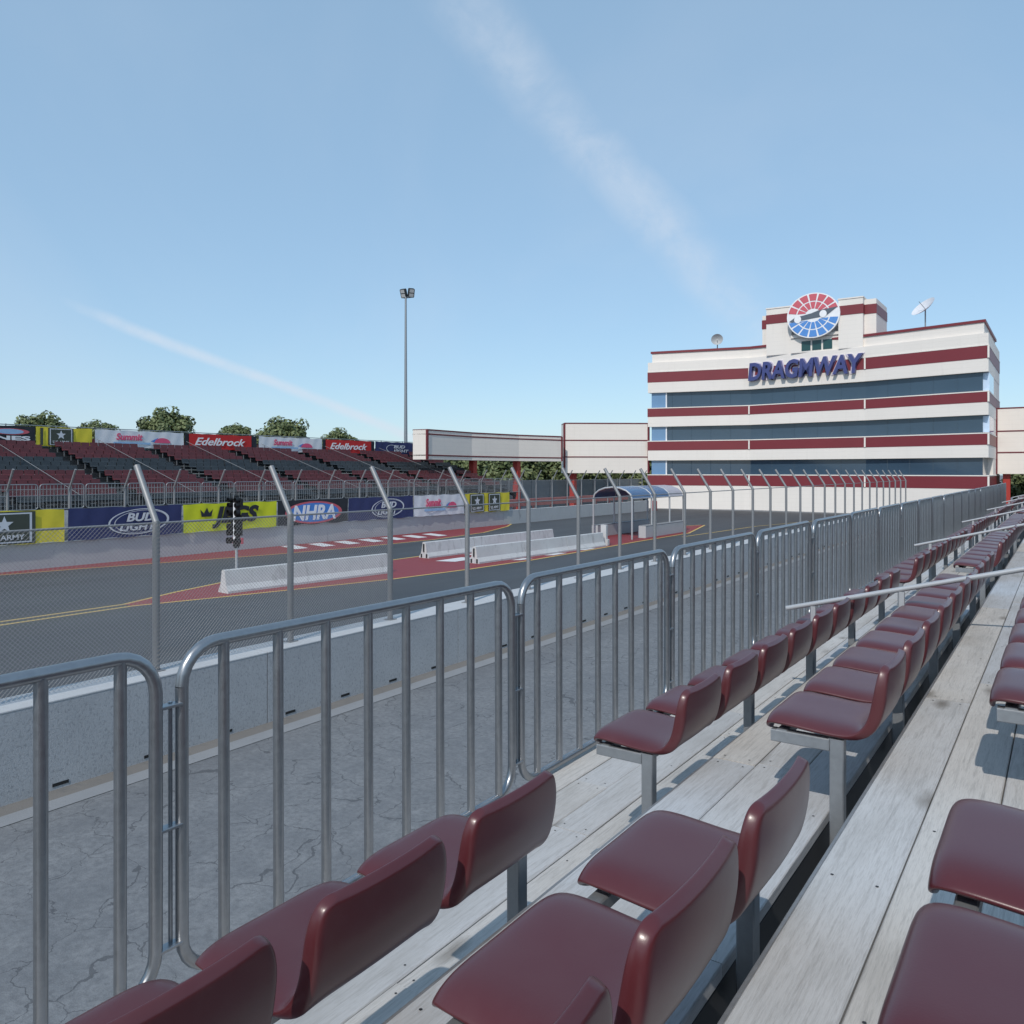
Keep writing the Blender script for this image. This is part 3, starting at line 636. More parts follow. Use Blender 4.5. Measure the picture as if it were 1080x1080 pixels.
# ------------------------------------------------------------------ near seats
def seat_mesh():
    prof = [(0.008, .360), (0.0, .386), (.014, .412), (.05, .420), (.13, .416), (.22, .408), (.30, .404), (.355, .408), (.398, .424), (.425, .455), (.438, .50), (.447, .55), (.456, .60), (.464, .645), (.470, .665), (.478, .672)]
    W = 0.268; n = len(prof); L_ = [0.0]
    for i in range(1, n): L_.append(L_[-1]+math.dist(prof[i], prof[i-1]))
    tot = L_[-1]; ts = [-1, -0.94, -0.84, -0.66, -0.4, 0, 0.4, 0.66, 0.84, 0.94, 1]
    top = []
    for i, (x, z) in enumerate(prof):
        s = L_[i]; rf, rt = 0.115, 0.085; w_ = W
        if s < rf: q = (rf-s)/rf; w_ = W-rf*0.85*(1-math.sqrt(max(0, 1-q*q)))
        e = tot-s
        if e < rt: q = (rt-e)/rt; w_ = min(w_, W-rt*0.8*(1-math.sqrt(max(0, 1-q*q))))
        bk = min(1, max(0, (s-0.40)/0.10)); row = []; w_ -= bk*0.020
        for t in ts:
            a = abs(t); y = t*w_
            zz_ = z-(1-bk)*(0.040*a**6)+(1-bk)*0.008*(a**2); xx = x-bk*(0.014*a**2)
            if 0.2 < bk: y -= 0.0
            row.append(Vector((xx, y, zz_)))
        top.append(row)
    m = len(ts); bm = bmesh.new(); vt = [[bm.verts.new(p) for p in row] for row in top]
    # normals
    def nrm(i, j):
        a = top[min(i+1, n-1)][j]-top[max(i-1, 0)][j]; b = top[i][min(j+1, m-1)]-top[i][max(j-1, 0)]
        v = a.cross(b); v.normalize(); return v
    th = 0.022; vb = []
    for i in range(n):
        row = []
        for j in range(m):
            v = nrm(i, j)
            edge = (j in (0, m-1)) or (i in (0, n-1))
            sb = min(1, max(0, (L_[i]-0.34)/0.10)); tp = min(1, (tot-L_[i])/0.12); tk = th+0.026*sb*(0.35+0.65*tp)
            q = top[i][j]-v*(tk if not edge else tk*0.72)
            if j in (0, m-1): q.y *= 0.965
            row.append(bm.verts.new(q))
        vb.append(row)
    for i in range(n-1):
        for j in range(m-1):
            bm.faces.new((vt[i][j], vt[i+1][j], vt[i+1][j+1], vt[i][j+1])); bm.faces.new((vb[i][j], vb[i][j+1], vb[i+1][j+1], vb[i+1][j]))
    for i in range(n-1):
        bm.faces.new((vt[i][0], vb[i][0], vb[i+1][0], vt[i+1][0])); bm.faces.new((vt[i][m-1], vt[i+1][m-1], vb[i+1][m-1], vb[i][m-1]))
    for j in range(m-1):
        bm.faces.new((vt[0][j], vt[0][j+1], vb[0][j+1], vb[0][j])); bm.faces.new((vt[n-1][j], vb[n-1][j], vb[n-1][j+1], vt[n-1][j+1]))
    bmesh.ops.recalc_face_normals(bm, faces=bm.faces)
    me = bpy.data.meshes.new('seat'); bm.to_mesh(me); bm.free()
    o = bpy.data.objects.new('tmp', me); C.objects.link(o); md = o.modifiers.new('s', 'SUBSURF'); md.levels = 2; md.render_levels = 2
    dg = bpy.context.evaluated_depsgraph_get(); m2 = bpy.data.meshes.new_from_object(o.evaluated_get(dg)); bpy.data.objects.remove(o)
    m2.name = 'seat'; m2.materials.clear(); m2.materials.append(M['seat'])
    for p in m2.polygons: p.use_smooth = True
    return m2
SM = seat_mesh(); PITCH = 0.59
def make_row():
    t = empty('seat_row', (0, 0, 0), 'x', 'seat row', 'rows of maroon seats on the near grandstand')
    for k in range(10): obj('seat', SM, t, (0, k*PITCH+0.264, 0))
    b = MB(); Lh = 9*PITCH+0.53
    for x in (0.075, 0.285): b.bevbox(x-0.022, x+0.022, 0.02, Lh-0.01, 0.315, 0.355, 0.004)
    b.build('beam', 'steel', t)
    b = MB()
    for k in range(10):
        for x in (0.075, 0.285):
            for dy in (0.13, 0.38): b.box(x-0.028, x+0.028, k*PITCH+dy, k*PITCH+dy+0.06, 0.355, 0.392)
    b.build('seat_bracket', 'dark', t)
    return t
lg = MB(); lg.bevbox(0.27, 0.325, -0.0275, 0.0275, -0.12, 0.355, 0.004, axis='Z'); lg.bevbox(0.03, 0.268, -0.024, 0.024, 0.30, 0.350, 0.004, axis='X'); lg.bevbox(0.3255, 0.44, -0.024, 0.024, -0.055, -0.01, 0.004, axis='X')
LGM = lg.mesh('leg', 'steel')
lg = MB(); lg.bevbox(0.27, 0.325, -0.0275, 0.0275, 0.0, 0.355+0.27, 0.004, axis='Z'); lg.bevbox(0.03, 0.268, -0.024, 0.024, 0.30+0.27, 0.350+0.27, 0.004, axis='X')
LGF = lg.mesh('leg', 'steel')
row0 = make_row(); used = False
SX = [-1.914, -1.070, -0.240]
SZ = [2.32, 2.548, 2.776]
starts = [-3.465, 3.44, 10.42, 17.40, 24.38, 31.36, 38.34, 45.32]
NM = ['nearest block', 'second block', 'third block', 'fourth block', 'fifth block', 'sixth block', 'seventh block', 'farthest block']
RN = ['front row by the barriers', 'second row', 'third row at right edge']
for r in range(3):
    for g, y in enumerate(starts):
        t = row0 if not used else copy_tree(row0)
        used = True
        for c in list(t.children):
            if c.name.startswith('leg'): C.objects.unlink(c); bpy.data.objects.remove(c)
        t.location = (SX[r], y-(0.03 if g == 0 and r else 0.0), SZ[r]); t['label'] = 'maroon moulded seats on steel legs, %s, %s' % (RN[r], NM[g])
        for i in range(5):
            if r == 0: obj('leg', LGF, t, (0.0, 0.04+i*1.45, -0.27))
            else: obj('leg', LGM, t, (0.0, 0.04+i*1.45, 0))
# handrails crossing the rows
hr = MB(); hr.tube([(0, 0, 0), (0.02, 0, 0.005), (4.2, 0, 4.2*0.264)], 0.020, 10); mr = hr.mesh('rail', 'rail')
for i in range(6):
    y = 6.922+6.98*i
    t = empty('handrail', (-1.95, y, 2.84), 'pale sloping handrail across the near seat rows, %s from the camera' % ('nearest' if i == 0 else ORD[i]), 'handrail', 'pale handrails across the near seats')
    obj('rail', mr, t)
    for x in (0.22, 0.89, 2.0, 3.1):
        b = MB(); zf = ZD[max(j for j in range(5) if A[j] <= -1.95+x)]-2.84
        b.bevbox(x-0.02, x+0.02, -0.016, 0.016, zf, x*0.264-0.02, 0.003, axis='Z'); b.build('post', 'rail', t)

# ------------------------------------------------------------------ track furniture
def jersey(p, q, h, mat, label, units=1, wb=0.6, cap=False):
    p, q = Vector((*p, 0)), Vector((*q, 0)); d = q-p; Ltot = d.length; ang = math.atan2(d.y, d.x)-math.pi/2
    for u in range(units):
        t = empty('jersey_barrier', p+d*(u/units), (label % ORD[u]) if '%s' in label else label, 'concrete barrier', 'concrete barriers on the red median', rz=ang)
        Lu = Ltot/units-0.03; prof = [(-wb/2, 0), (-wb/2, 0.08), (-wb*0.29, 0.26), (-wb*0.15, h-0.02), (-wb*0.11, h), (wb*0.11, h), (wb*0.15, h-0.02), (wb*0.29, 0.26), (wb/2, 0.08), (wb/2, 0)]
        b = MB(); n = len(prof); vs = [(x, y, z) for y in (0.0, Lu) for x, z in prof]
        b.add(vs, [(i, (i+1), n+(i+1), n+i) for i in range(n-1)]+[tuple(range(n)), tuple(range(2*n-1, n-1, -1)), (0, n, 2*n-1, n-1)])
        b.build('body', mat, t)
        if u == 0 and units > 1:
            b = MB()
            for s in (-1, 1): b.box(s*wb*0.27-0.05, s*wb*0.27+0.05, -0.004, 0.03, 0.02, 0.20)
            b.box(-0.03, 0.03, -0.05, 0.0, 0.30, h-0.08); b.build('lifting_slot', 'dark', t)
jersey((-22.75, 16.3), (-22.1, 23.3), 0.76, 'white', 'pale concrete barrier alone on the red median beside the starting light tree')
jersey((-24.3, 28.1), (-23.9, 38.6), 0.74, 'white', 'white concrete barrier in the rear line on the median, %s from the left', 3)
jersey((-21.1, 27.7), (-20.4, 38.0), 0.74, 'white', 'white concrete barrier in the front line on the median, %s from the left', 3)
def block(name, x0, x1, y0, y1, h, mat, label):
    b = MB(); b.bevbox(x0, x1, y0, y1, 0, h, 0.03); o = b.build(name, mat); tag(o, label, 'concrete block'); return o
# upright end slab of the front line
t = empty('end_block', (-20.4, 38.25, 0), 'tall white upright slab closing the front barrier line', 'concrete block')
b = MB(); b.bevbox(-0.30, 0.22, 0, 0.22, 0, 0.35, 0.02); b.bevbox(-0.20, 0.12, 0.02, 0.2, 0.35, 1.12, 0.02); b.build('slab', 'white', t)
def lowwall(p, q, w_, h, label):
    t = empty('low_wall', (*p, 0), label, 'low wall'); p, q = Vector(p), Vector(q); b = MB()
    b.bevbox(-w_/2, w_/2, 0, q.y-p.y, 0, h-0.03, 0.02); b.build('body', 'farwall', t); b = MB(); b.bevbox(-w_/2-0.01, w_/2+0.01, 0, q.y-p.y, h-0.03, h, 0.008); b.build('cap', 'kerb', t)
lowwall((-20.9, 44.0), (-20.9, 50.2), 0.5, 0.74, 'low grey concrete wall under the right side of the blue arched canopy')
lowwall((-23.5, 42.9), (-23.5, 50.2), 0.4, 0.74, 'low grey concrete wall under the left side of the blue arched canopy')
# arched canopy
def canopy():
    t = empty('arched_canopy', (-22.15, 42.6, 0), 'arched steel hoop shelter with blue sheet roof at the starting line', 'shelter'); w_ = 1.28; hs, ht = 2.38, 3.05
    def arcpts(k=0.0): return [(-w_*math.cos(math.pi*i/8), hs+(ht-hs)*math.sin(math.pi*i/8)) for i in range(9)]
    for i, y in enumerate((0.0, 2.7, 5.4)):
        b = MB(); P = [(-w_, y, 0)]+[(x, y, z) for x, z in arcpts()]+[(w_, y, 0)]; b.tube(P, 0.055, 8); b.build('hoop', 'rail', t)
    for j, (y0, y1, mt) in enumerate(((0.05, 2.65, 'canopy'), (2.75, 5.35, 'canopy'), (5.4, 7.6, 'canopypale'))):
        b = MB(); P = arcpts(); vs = [(x*0.99, y, z+0.03) for y in (y0, y1) for x, z in P]; vs += [(x*0.96, y, z) for y in (y0, y1) for x, z in P]
        b.add(vs, [(i, i+1, 10+i, 9+i) for i in range(8)], 0, None, True); b.add(vs, [(18+i, 27+i, 28+i, 19+i) for i in range(8)], 0, None, True)
        b.build('roof_sheet', mt, t)
    b = MB()
    for x, z in ((-w_, hs), (w_, hs), (0, ht)): b.tube([(x, 0, z), (x, 7.6, z)], 0.035, 6)
    b.tube([(-w_, 7.6, 0), (-w_, 7.6, hs)], 0.05, 6); b.tube([(w_, 7.6, 0), (w_, 7.6, hs)], 0.05, 6); b.build('purlin', 'rail', t)
canopy()
# starting light tree
def xmas():
    t = empty('starting_light_tree', (-23.0, 17.0, 0), 'black drag race starting light tree on a grey pole behind the pale barrier', 'signal light')
    b = MB(); b.tube([(0, 0, 0), (0, 0, 1.55)], 0.06, 8); b.bevbox(-0.2, 0.2, -0.2, 0.2, 0, 0.05, 0.01); b.build('pole', 'rail', t)
    b = MB(); b.bevbox(-0.14, 0.14, -0.10, 0.10, 1.5, 3.1, 0.02, axis='Z'); b.bevbox(-0.05, 0.05, -0.11, 0.10, 1.45, 3.25, 0.01, axis='Z'); b.build('housing', 'black', t)
    b = MB(); b.bevbox(0.0, 0.1, -0.17, -0.11, 1.75, 3.0, 0.01, axis='Z'); b.build('pale_strip', 'signwhite', t)
    def lamp(x, z, r, mat, ln):
        b = MB(); b.tube([(x, -0.05, z), (x, -0.26, z)], r, 12, 0, False); b.tube([(x, -0.06, z), (x, -0.05, z)], r, 12); o = b.build('lamp', 'black', t)
        b = MB(); b.tube([(x, -0.06, z), (x, -0.10, z)], r*0.8, 12); b.build('lens', mat, o)
    for s in (-1, 1):
        for z in (3.10, 2.92): lamp(s*0.26, z, 0.085, 'lens', 0)
        for z in (2.66, 2.42, 2.18): lamp(s*0.27, z, 0.105, 'amber', 0)
        lamp(s*0.28, 1.98, 0.11, 'green', 0); lamp(s*0.30, 1.70, 0.11, 'signred', 0)
        b = MB(); b.bevbox(s*0.13 if s > 0 else -0.40, 0.40 if s > 0 else -0.13, -0.05, 0.05, 2.86, 3.14, 0.01); b.build('side_bracket', 'black', t)
        b = MB(); b.bevbox(min(s*0.13, s*0.44), max(s*0.13, s*0.44), -0.045, 0.045, 1.6, 1.8, 0.01); b.build('side_bracket', 'signred', t)
        b = MB(); b.bevbox(min(s*0.13, s*0.38), max(s*0.13, s*0.38), -0.04, 0.04, 1.88, 2.6, 0.01); b.build('side_bracket', 'black', t)
    t.scale = (0.74, 0.8, 0.98)
xmas()
# red barrier behind the far wall, windscreen fence
b = MB()
b.bevbox(-0.1, 0.1, 0, 23, 1.15, 1.75, 0.02)
for i in range(9): b.box(-0.06, 0.06, 0.2+i*2.7, 0.35+i*2.7, 0, 1.15)
o = b.build('red_guard_rail', plain('faded_red_paint', (0.36, 0.12, 0.11), 0.6), None, (-36.4, 50.2, 0)); tag(o, 'low faded red guard rail just behind the far concrete wall', 'guard rail')
t = empty('screened_fence', (-49.5, 62.6, 0), 'grey windscreen covered fence below the elevated cream walkway', 'fence')
SP = [Vector((-0.5, -0.6)), Vector((3.2, 15.4)), Vector((5.5, 29.4))]
b = MB(); b.prism([tuple(p) for p in SP]+[(p.x-0.04, p.y) for p in SP[::-1]], 0.1, 3.05); b.build('screen', 'screen', t)
b = MB()
for i in range(13):
    q = SP[0].lerp(SP[1], i/6) if i <= 6 else SP[1].lerp(SP[2], (i-6)/6); b.tube([(q.x+0.06, q.y, 0), (q.x+0.06, q.y, 3.12)], 0.04, 6)
b.build('posts', 'steel', t)
b = MB(); b.tube([(0, 0, 0), (0, 0, 0.05), (0, 0, 0.95), (0, 0, 1.0)], [0.30, 0.33, 0.33, 0.28], 14); o = b.build('barrel', 'red', None, (-34.4, 75.2, 0)); tag(o, 'small red barrel at the far end of the long concrete wall', 'barrel')

# ------------------------------------------------------------------ main building
FP = [(-37.3, 80.0), (-27.0, 82.4), (-15.6, 81.2), (-5.4, 78.9)]
FOOT = FP+[(-5.4, 92.4), (-37.3, 92.4)]
def inset(d, dl=None):
    dl = d if dl is None else dl
    return [(FP[0][0]+dl, FP[0][1]+d), (FP[1][0], FP[1][1]+d), (FP[2][0], FP[2][1]+d), (FP[3][0]-d, FP[3][1]+d), (-5.4-d, 92.4-d), (-37.3+dl, 92.4-d)]
def building():
    t = empty('race_control_building', (0, 0, 0), 'cream four storey control tower building with maroon bands and dark ribbon windows', 'building')
    b = MB()
    for z0, z1 in ((0, 2.49), (5.17, 6.25), (8.8, 9.88), (12.47, 13.6), (14.68, 15.75)): b.prism(FOOT, z0, z1)
    b.prism(inset(0.35), 15.75, 16.72)
    b.build('wall', 'cream', t)
    for z0, z1 in ((2.49, 3.57), (6.25, 7.2), (9.88, 10.76), (13.6, 14.68)):
        b = MB(); b.prism(inset(-0.03), z0, z1); o = b.build('maroon_band', 'maroon', t)
        b = MB()
        for (x, y) in (FP[1], FP[2], FP[3]): b.box(x-0.07, x+0.07, y-0.10, y+0.02, z0+0.02, z1-0.02)
        b.build('joint_strip', 'cream', o)
        b = MB(); b.prism(inset(-0.05), z1, z1+0.09); b.build('coping', 'cream', o)
    # slab between the bands: the cream strip below each maroon band
    for z0, z1 in ((3.66, 5.17), (7.29, 8.8), (10.85, 12.47)):
        b = MB(); P = inset(0.45); b.prism(P, z0, z1-0.002); o = b.build('window_band', 'glass', t)
        b = MB()
        for (p, q) in ((P[0], P[1]), (P[1], P[2]), (P[2], P[3])):
            p, q = Vector(p), Vector(q); n = 5
            for i in range(1, n):
                c = p.lerp(q, i/n); b.box(c.x-0.02, c.x+0.02, c.y-0.03, c.y+0.03, z0, z1-0.004)
        b.build('mullion', 'glass', o)
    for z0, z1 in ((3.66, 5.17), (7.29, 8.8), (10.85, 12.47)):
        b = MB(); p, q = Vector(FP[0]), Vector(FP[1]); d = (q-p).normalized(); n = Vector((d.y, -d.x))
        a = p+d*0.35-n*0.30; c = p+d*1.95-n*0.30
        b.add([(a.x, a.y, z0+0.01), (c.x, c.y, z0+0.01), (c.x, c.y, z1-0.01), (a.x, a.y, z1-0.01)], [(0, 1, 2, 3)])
        tag(b.build('corner_pane', 'skyglass', t), 'corner window pane with see-through sky painted in pale blue')  # sky seen through the corner is put into the pane's base colour
        b = MB(); b.box(c.x-0.06, c.x+0.06, c.y-0.05, c.y+0.06, z0, z1); b.build('corner_post', 'signwhite', t)
    # right-hand side panes
    for z0, z1 in ((7.29, 8.8), (10.85, 12.47)):
        b = MB(); b.box(-5.9, -5.38, 79.6, 84.5, z0+0.05, z1-0.05); tag(b.build('side_pane', plain('reflection_painted_glass', (0.55, 0.68, 0.85), 0.1), t), 'side pane with a bright reflection painted in')  # bright reflection is painted as the pane's base colour
    for z0, z1 in ((3.66, 5.17), (7.29, 8.8), (10.85, 12.47)):
        b = MB(); b.box(-6.0, -5.42, 84.6, 92.38, z0, z1); b.build('side_wall', 'cream', t)
    b = MB()
    P = inset(0.22)
    b.prism(P, 16.72, 16.95); b.build('parapet_cap', 'maroon', t)
    # penthouse carrying the emblem
    z0, z1 = 15.75, 20.45
    b = MB(); b.box(-25.1, -22.6, 81.97, 88, z0, z1); b.box(-18.0, -15.8, 81.32, 88, z0, z1); b.box(-22.6, -18.0, 81.75, 82.9, z0, 17.2); b.box(-22.6, -18.0, 82.9, 87.9, z0, z1-0.1)
    b.box(-25.7, -25.1, 82.6, 88, z0, z1-0.5); b.box(-15.8, -14.75, 82.0, 87.4, z0, z1-0.1)
    b.box(-22.58, -18.02, 81.6, 82.9, 17.22, 17.5)
    p = b.build('penthouse', 'cream', t)
    b = MB()
    b.box(-25.13, -22.58, 81.93, 82.1, 18.95, 19.85); b.box(-18.02, -15.77, 81.28, 81.4, 18.95, 19.85); b.box(-15.76, -14.72, 81.96, 87.5, 18.95, 19.85); b.box(-15.9, -15.765, 81.27, 82.0, 18.95, 19.85)
    b.box(-25.74, -25.14, 82.55, 88.1, 18.6, 19.5); b.box(-22.6, -18.0, 82.86, 83.0, 18.95, 19.85)
    b.build('maroon_trim', 'maroon', p)
    b = MB(); b.box(-25.16, -22.55, 81.91, 88.05, z1, z1+0.12); b.box(-18.05, -15.75, 81.26, 88.05, z1, z1+0.12); b.build('roof_edge', 'cream', p)
    for i in range(3):
        x = -21.55+i*1.02; b = MB(); b.box(x, x+0.85, 81.71, 81.80, 15.9, 16.85); b.build('window', plain('green_tinted_glass', (0.02, 0.07, 0.07), 0.1), p)
    # facade lettering on the middle facet
    a, c = Vector((*FP[1], 13.28)), Vector((*FP[2], 13.28)); d = (c-a).normalized(); n = Vector((d.y, -d.x, 0)); n.normalize()
    o = a+d*0.1+n*0.30
    for i, ch in enumerate('DRAGMWAY'):
        pass
    L1 = text_obj('lettering', 'DRAGMWAY', o, d, (0, 0, 1), 11.3, 1.85, 'letter', t, off=0.03, shear=0.12, depth=0.22)
    L2 = text_obj('lettering_edge', 'DRAGMWAY', o-d*0.04+n*(-0.27)-Vector((0, 0, 0.04)), d, (0, 0, 1), 11.42, 1.98, 'letteredge', L1, off=0.085, shear=0.12, depth=0.04)
    # low extra trims: faint horizontal reveal lines
    return t
bt = building()
def emblem():
    t = empty('round_emblem_sign', (-20.3, 81.1, 19.2), 'oval red white and blue globe emblem sign on the rooftop', 'sign')
    ax, az = 2.5, 2.2
    def disc(name, mat, s, y, th_):
        b = MB(); n = 48; vs = [(ax*s*math.cos(2*math.pi*i/n), yy, az*s*math.sin(2*math.pi*i/n)) for yy in (y, y+th_) for i in range(n)]
        b.add(vs, [tuple(range(n)), tuple(range(2*n-1, n-1, -1))]+[(i, n+i, n+(i+1) % n, (i+1) % n) for i in range(n)]); return b.build(name, mat, t)
    disc('backing', 'signwhite', 1.0, 0.0, 0.25)
    def sector(name, mat, lo, hi, e0, e1, up):
        # gores of the globe between two spokes and two parallels
        b = MB(); n = 6
        def P(k, r): a = math.pi*k; return (ax*r*math.cos(a), -0.02, (az*r*math.sin(a))*up)
        vs = []; 
        for i in range(n+1): vs += [P(lo+(hi-lo)*i/n, e0), P(lo+(hi-lo)*i/n, e1)]
        # clip to the half with |z| > band edge
        lim = 0.30 if up > 0 else 0.42
        vs = [(x, y, (max(z, lim+0.10*x) if up > 0 else min(z, -lim+0.06*x))) for x, y, z in vs]
        b.add(vs, [(2*i, 2*i+1, 2*i+3, 2*i+2) for i in range(n)]); b.build(name, mat, t)
    for up, mt in ((1, 'signred'), (-1, 'signblue')):
        for k in range(7):
            lo, hi = 0.045+k*0.13+0.012, 0.045+(k+1)*0.13-0.012
            for e0, e1 in ((0.30, 0.60), (0.65, 0.95)): sector('gore', mt, lo, hi, e0, e1, up)
    b = MB(); y = -0.035
    b.add([(x, y, z) for x, z in ((-2.28, -0.42), (-1.7, -0.05), (-0.2, 0.20), (0.5, 0.42), (2.3, 0.62), (1.6, 0.1), (1.2, -0.18), (-1.1, -0.40), (-2.0, -0.52))], [(0, 1, 8), (1, 7, 8), (1, 2, 7), (2, 6, 7), (2, 3, 6), (3, 5, 6), (3, 4, 5)]); b.build('car_silhouette', 'signgrey', t)
    for x, z in ((-1.45, -0.28), (0.95, 0.05)):
        b = MB(); n = 16; vs = [(x+0.34*math.cos(2*math.pi*i/n), -0.05, z+0.36*math.sin(2*math.pi*i/n)) for i in range(n)]; b.add(vs, [tuple(range(n))]); b.build('wheel', 'signwhite', t)
    b = MB(); b.box(-0.2, 0.2, 0.2, 2.2, -0.8, 1.0); b.build('bracket', 'signgrey', t)
emblem()
# satellite dishes
def dish(name, loc, r, axis, label, deep=0.25, mast=0.9):
    t = empty(name, loc, label, 'satellite dish', 'satellite dishes on the roof'); ax_ = Vector(axis).normalized(); q = ax_.to_track_quat('Z', 'Y'); b = MB(); n = 20; rings = 6; vs = []
    for i in range(rings+1):
        rr = r*i/rings; z = deep*r*(i/rings)**2*1.0
        for j in range(n): vs.append(q @ Vector((rr*math.cos(2*math.pi*j/n), rr*math.sin(2*math.pi*j/n), z)))
    b.add(vs, [(i*n+j, i*n+(j+1) % n, (i+1)*n+(j+1) % n, (i+1)*n+j) for i in range(rings) for j in range(n)], 0, None, True); b.build('reflector', 'dish' if deep < 0.5 else 'farwall', t)
    b = MB(); b.tube([(0, 0, 0), (0, 0, -mast)], 0.06, 8); b.tube([(0, 0, 0), q @ Vector((0, 0, r*0.8))], 0.03, 6); b.build('mast', 'steel', t)
    return t
dish('satellite_dish', (-30.7, 83.2, 17.9), 0.62, (0.25, -0.85, 0.2), 'small grey satellite dish on the left part of the roof', 0.9, 1.0)
dish('satellite_dish', (-10.6, 82.0, 18.85), 1.15, (-0.5, -0.5, 0.70), 'tilted white satellite dish on a mast on the right part of the roof', 0.3, 2.0)

# elevated cream wings with maroon lines on red columns
def wing(name, pts, depth, z0, z1, lines, label, cols, mat='tan', capw=0.12):
    t = empty(name, (0, 0, 0), label, 'elevated walkway'); b = MB(); P = [Vector(p) for p in pts]; nn = []
    for i, p in enumerate(P):
        d = (P[min(i+1, len(P)-1)]-P[max(i-1, 0)]).normalized(); nn.append(Vector((-d.y, d.x)))
    back = [p+n*depth for p, n in zip(P, nn)]
    b.prism([tuple(p) for p in P]+[tuple(p) for p in back[::-1]], z0, z1); b.build('panel_wall', mat, t)
    for z in lines:
        b = MB(); f = [p-n*0.03 for p, n in zip(P, nn)]; bb = [p+n*(depth+0.03) for p, n in zip(P, nn)]
        b.prism([tuple(p) for p in f]+[tuple(p) for p in bb[::-1]], z-capw/2, z+capw/2); b.build('maroon_line', 'maroonline', t)
    for p in (P[0], P[-1]):
        b = MB(); b.box(p.x-0.09, p.x+0.09, p.y-0.09, p.y+0.09, z0+0.01, z1-0.01); b.build('corner_trim', 'maroonline', t)
    for (x, y) in cols:
        b = MB(); b.bevbox(x-0.3, x+0.3, y-0.3, y+0.3, 0, z0, 0.03, axis='Z'); b.build('column', 'red', t)
    return t
wing('elevated_walkway', [(-46.5, 54.2), (-46.9, 61.2), (-46.0, 67.9), (-44.2, 73.4)], 1.6, 5.05, 7.68, (5.42, 7.30, 7.68), 'long raised cream walkway with thin maroon lines, left of the control building', [(-47.6, 62.3), (-46.6, 68.4)])
wing('elevated_walkway', [(-44.7, 74.8), (-37.4, 80.4)], 3.0, 3.80, 9.2, (5.55, 7.35, 9.2), 'tall raised cream wing joining the left side of the control building', [(-44.5, 76.3)])
wing('elevated_walkway', [(-5.38, 88.0), (26, 88.0)], 5, 3.75, 9.9, (5.75, 7.75, 9.9), 'raised cream wing behind the right side of the control building', [(-4.6, 88.8), (2, 88.8), (10, 88.8), (20, 88.8)])

# ------------------------------------------------------------------ floodlight pole
t = empty('floodlight_pole', (-60.8, 67.2, 0), 'very tall grey floodlight mast rising behind the far grandstand', 'light pole')
b = MB(); b.tube([(0, 0, 0), (0, 0, 12), (0, 0, 23.5)], [0.24, 0.17, 0.11], 10); b.build('pole', 'steel', t)
for k, (dx, dy, az_) in enumerate(((-0.25, -0.1, -0.4), (0.65, 0.2, 0.5))):
    b = MB(); rot = Matrix.Rotation(az_+0.5, 3, 'Z') @ Matrix.Rotation(R(20), 3, 'X'); m0 = MB()
    m0.bevbox(-0.34, 0.34, -0.12, 0.25, -0.5, 0.5, 0.08); m0.tube([(0, 0.3, -0.3), (0, 0.5, -0.4)], 0.1, 6)
    b.add([tuple(rot @ Vector(v)+Vector((dx, dy, 23.9))) for v in m0.v], m0.f); o = b.build('lamp_head', 'dark', t)
    m1 = MB(); m1.box(-0.25, 0.25, -0.135, -0.125, -0.42, -0.05); m1.box(-0.25, 0.25, -0.135, -0.125, 0.05, 0.42)
    b = MB(); b.add([tuple(rot @ Vector(v)+Vector((dx, dy, 23.9))) for v in m1.v], m1.f); b.build('lamp_glass', 'lens', o)
b = MB(); b.tube([(-0.3, 0, 23.4), (0.7, 0.2, 23.4)], 0.05, 6); b.build('crossarm', 'dark', t)

# ------------------------------------------------------------------ trees
def crown_mesh(seed, rx, rz, n, leaf=0.17):
    rnd = random.Random(seed); b = MB(); cl = []
    for i in range(90):
        while True:
            p = Vector((rnd.uniform(-1, 1), rnd.uniform(-1, 1), rnd.uniform(-0.7, 1)))
            if p.length < 1: break
        p = p.normalized()*rnd.uniform(0.45, 0.80); cl.append((p, rnd.uniform(0.20, 0.30), rnd.uniform(-0.15, 0.25)))
    for i in range(n):
        c, r, tn = rnd.choice(cl); v = Vector((rnd.gauss(0, 1), rnd.gauss(0, 1), rnd.gauss(0, 1))).normalized()*r*rnd.uniform(0.6, 1.0)**0.5
        p = c+v; p = Vector((p.x*rx, p.y*rx, p.z*rz)); nrm = (v.normalized()+Vector((rnd.uniform(-.7, .7), rnd.uniform(-.7, .7), rnd.uniform(-.3, .9)))).normalized()
        a = nrm.orthogonal().normalized(); a.rotate(Matrix.Rotation(rnd.uniform(0, 6.3), 3, nrm)); q = nrm.cross(a); s = leaf*rnd.uniform(0.6, 1.3)
        b.add([p-a*s, p-q*s*0.55, p+a*s, p+q*s*0.55], [(0, 1, 2, 3)], 0, (min(1, max(0, 0.4+tn+rnd.uniform(-0.3, 0.45))), 0, 0))
    return b.mesh('crown', 'leaf')
def trunk_mesh(seed, h, rx):
    rnd = random.Random(seed+99); b = MB(); b.tube([(0, 0, 0), (0.05, 0.03, h*0.5), (0, 0, h)], [0.2, 0.15, 0.09], 8)
    for i in range(7):
        a = i*0.9+rnd.uniform(0, 0.5); z = h*rnd.uniform(0.6, 0.95); q = Vector((math.cos(a)*rx*0.55, math.sin(a)*rx*0.55, z+rnd.uniform(0.5, 1.3)))
        b.tube([(0, 0, z), q*0.5+Vector((0, 0, z*0.5+0.1)), q], [0.08, 0.05, 0.02], 5)
    return b.mesh('trunk', 'bark')
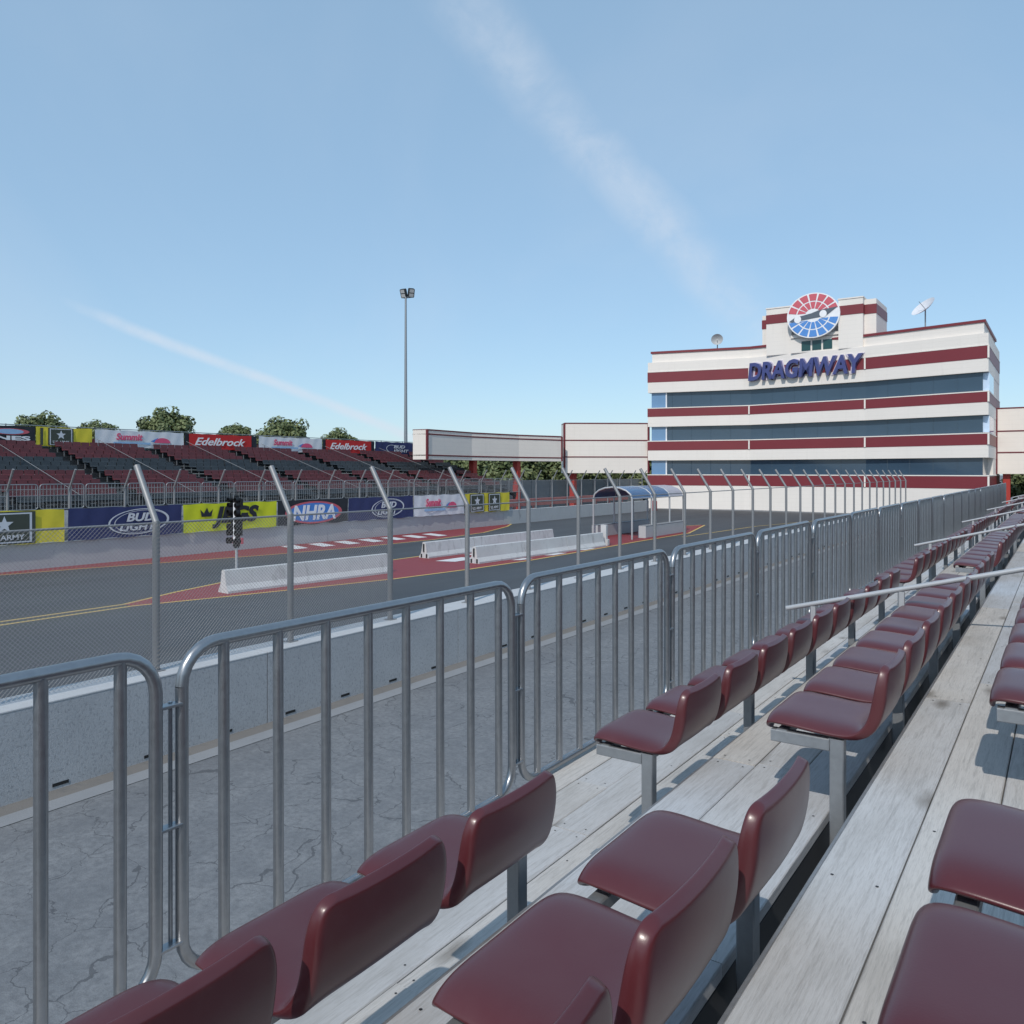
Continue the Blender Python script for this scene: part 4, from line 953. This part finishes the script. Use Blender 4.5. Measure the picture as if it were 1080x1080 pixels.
def tree(u, top, wpx, X, label, group, seed, n=8000, asp=0.85):
    r = ray(u, 497); k = X/r.x; Y = r.y*k; dep = -math.sin(TH)*X+math.cos(TH)*Y; rx = wpx/2/847*dep*1.22; zt_ = 4+(497-top+3)/847*dep; rz = rx*asp
    t = empty('tree', (X, Y, 0), label, 'tree', group); obj('trunk', trunk_mesh(seed, zt_-rz*1.1, rx), t)
    obj('crown', crown_mesh(seed, rx, rz, n, 0.13*max(1, rx/2.0)), t, (0, 0, zt_-rz*0.97))
GT = 'round trees behind the far grandstand'
for i, (u, top, wp, nm) in enumerate([(46, 437, 50, 'behind the yellow U.S. ARMY banner'), (103, 446, 40, 'low, between the yellow and first white banners'), (177, 432, 50, 'the tallest and darkest, behind the first white banner'), (247, 449, 34, 'behind the left red banner'), (298, 440, 54, 'behind the white banner between the red ones'), (357, 454, 36, 'behind the right red banner')]):
    tree(u, top, wp, -62-(i % 3)*1.5, 'round leafy green tree crown, %s' % nm, GT, 20+i)
GW = 'trees growing behind the raised walkways'
cm = [crown_mesh(60+i, 3.3, 3.3, 4200, 0.26) for i in range(3)]; tm = [trunk_mesh(60+i, 3.0, 2.4) for i in range(3)]
rnd = random.Random(5)
bgt = [(462+i*13.5, 104+rnd.uniform(0, 10)) for i in range(20)]
for i, (u, dep) in enumerate(bgt):
    rr = (u-540)/847*dep; X = -math.sin(TH)*dep+math.cos(TH)*rr; Y = math.cos(TH)*dep+math.sin(TH)*rr
    t = empty('tree', (X, Y, 0), 'dark bushy tree behind the left raised walkways, %s from the left' % ORD[i], 'tree', GW, rz=rnd.uniform(0, 6)); t.scale = (1.3, 1.3, rnd.uniform(1.05, 1.2))
    obj('trunk', tm[i % 3], t); obj('crown', cm[i % 3], t, (0, 0, 3.2)) 
for i in range(9):
    t = empty('tree', (-3+i*4.0, 101+rnd.uniform(-2, 3), 0), 'dark green tree beyond the right raised wing, %s from the left' % ORD[i], 'tree', 'trees beyond the right wing', rz=rnd.uniform(0, 6)); t.scale = (1.0, 1.0, 0.9)
    obj('trunk', tm[i % 3], t); obj('crown', cm[i % 3], t, (0, 0, 3.0))
g = MB(); rg = random.Random(9)
for i in range(2500):
    x, y = rg.uniform(-3, 20), rg.uniform(60, 86); s = rg.uniform(0.05, 0.12); a = rg.uniform(0, 6.3); dx, dy = math.cos(a)*s*0.5, math.sin(a)*s*0.5
    g.add([(x-dx, y-dy, 0), (x+dx, y+dy, 0), (x+rg.uniform(-.05, .05), y, s*2.4)], [(0, 1, 2)], 0, (rg.random(), 0, 0))
o = g.build('grass', 'leaf'); o['kind'] = 'stuff'
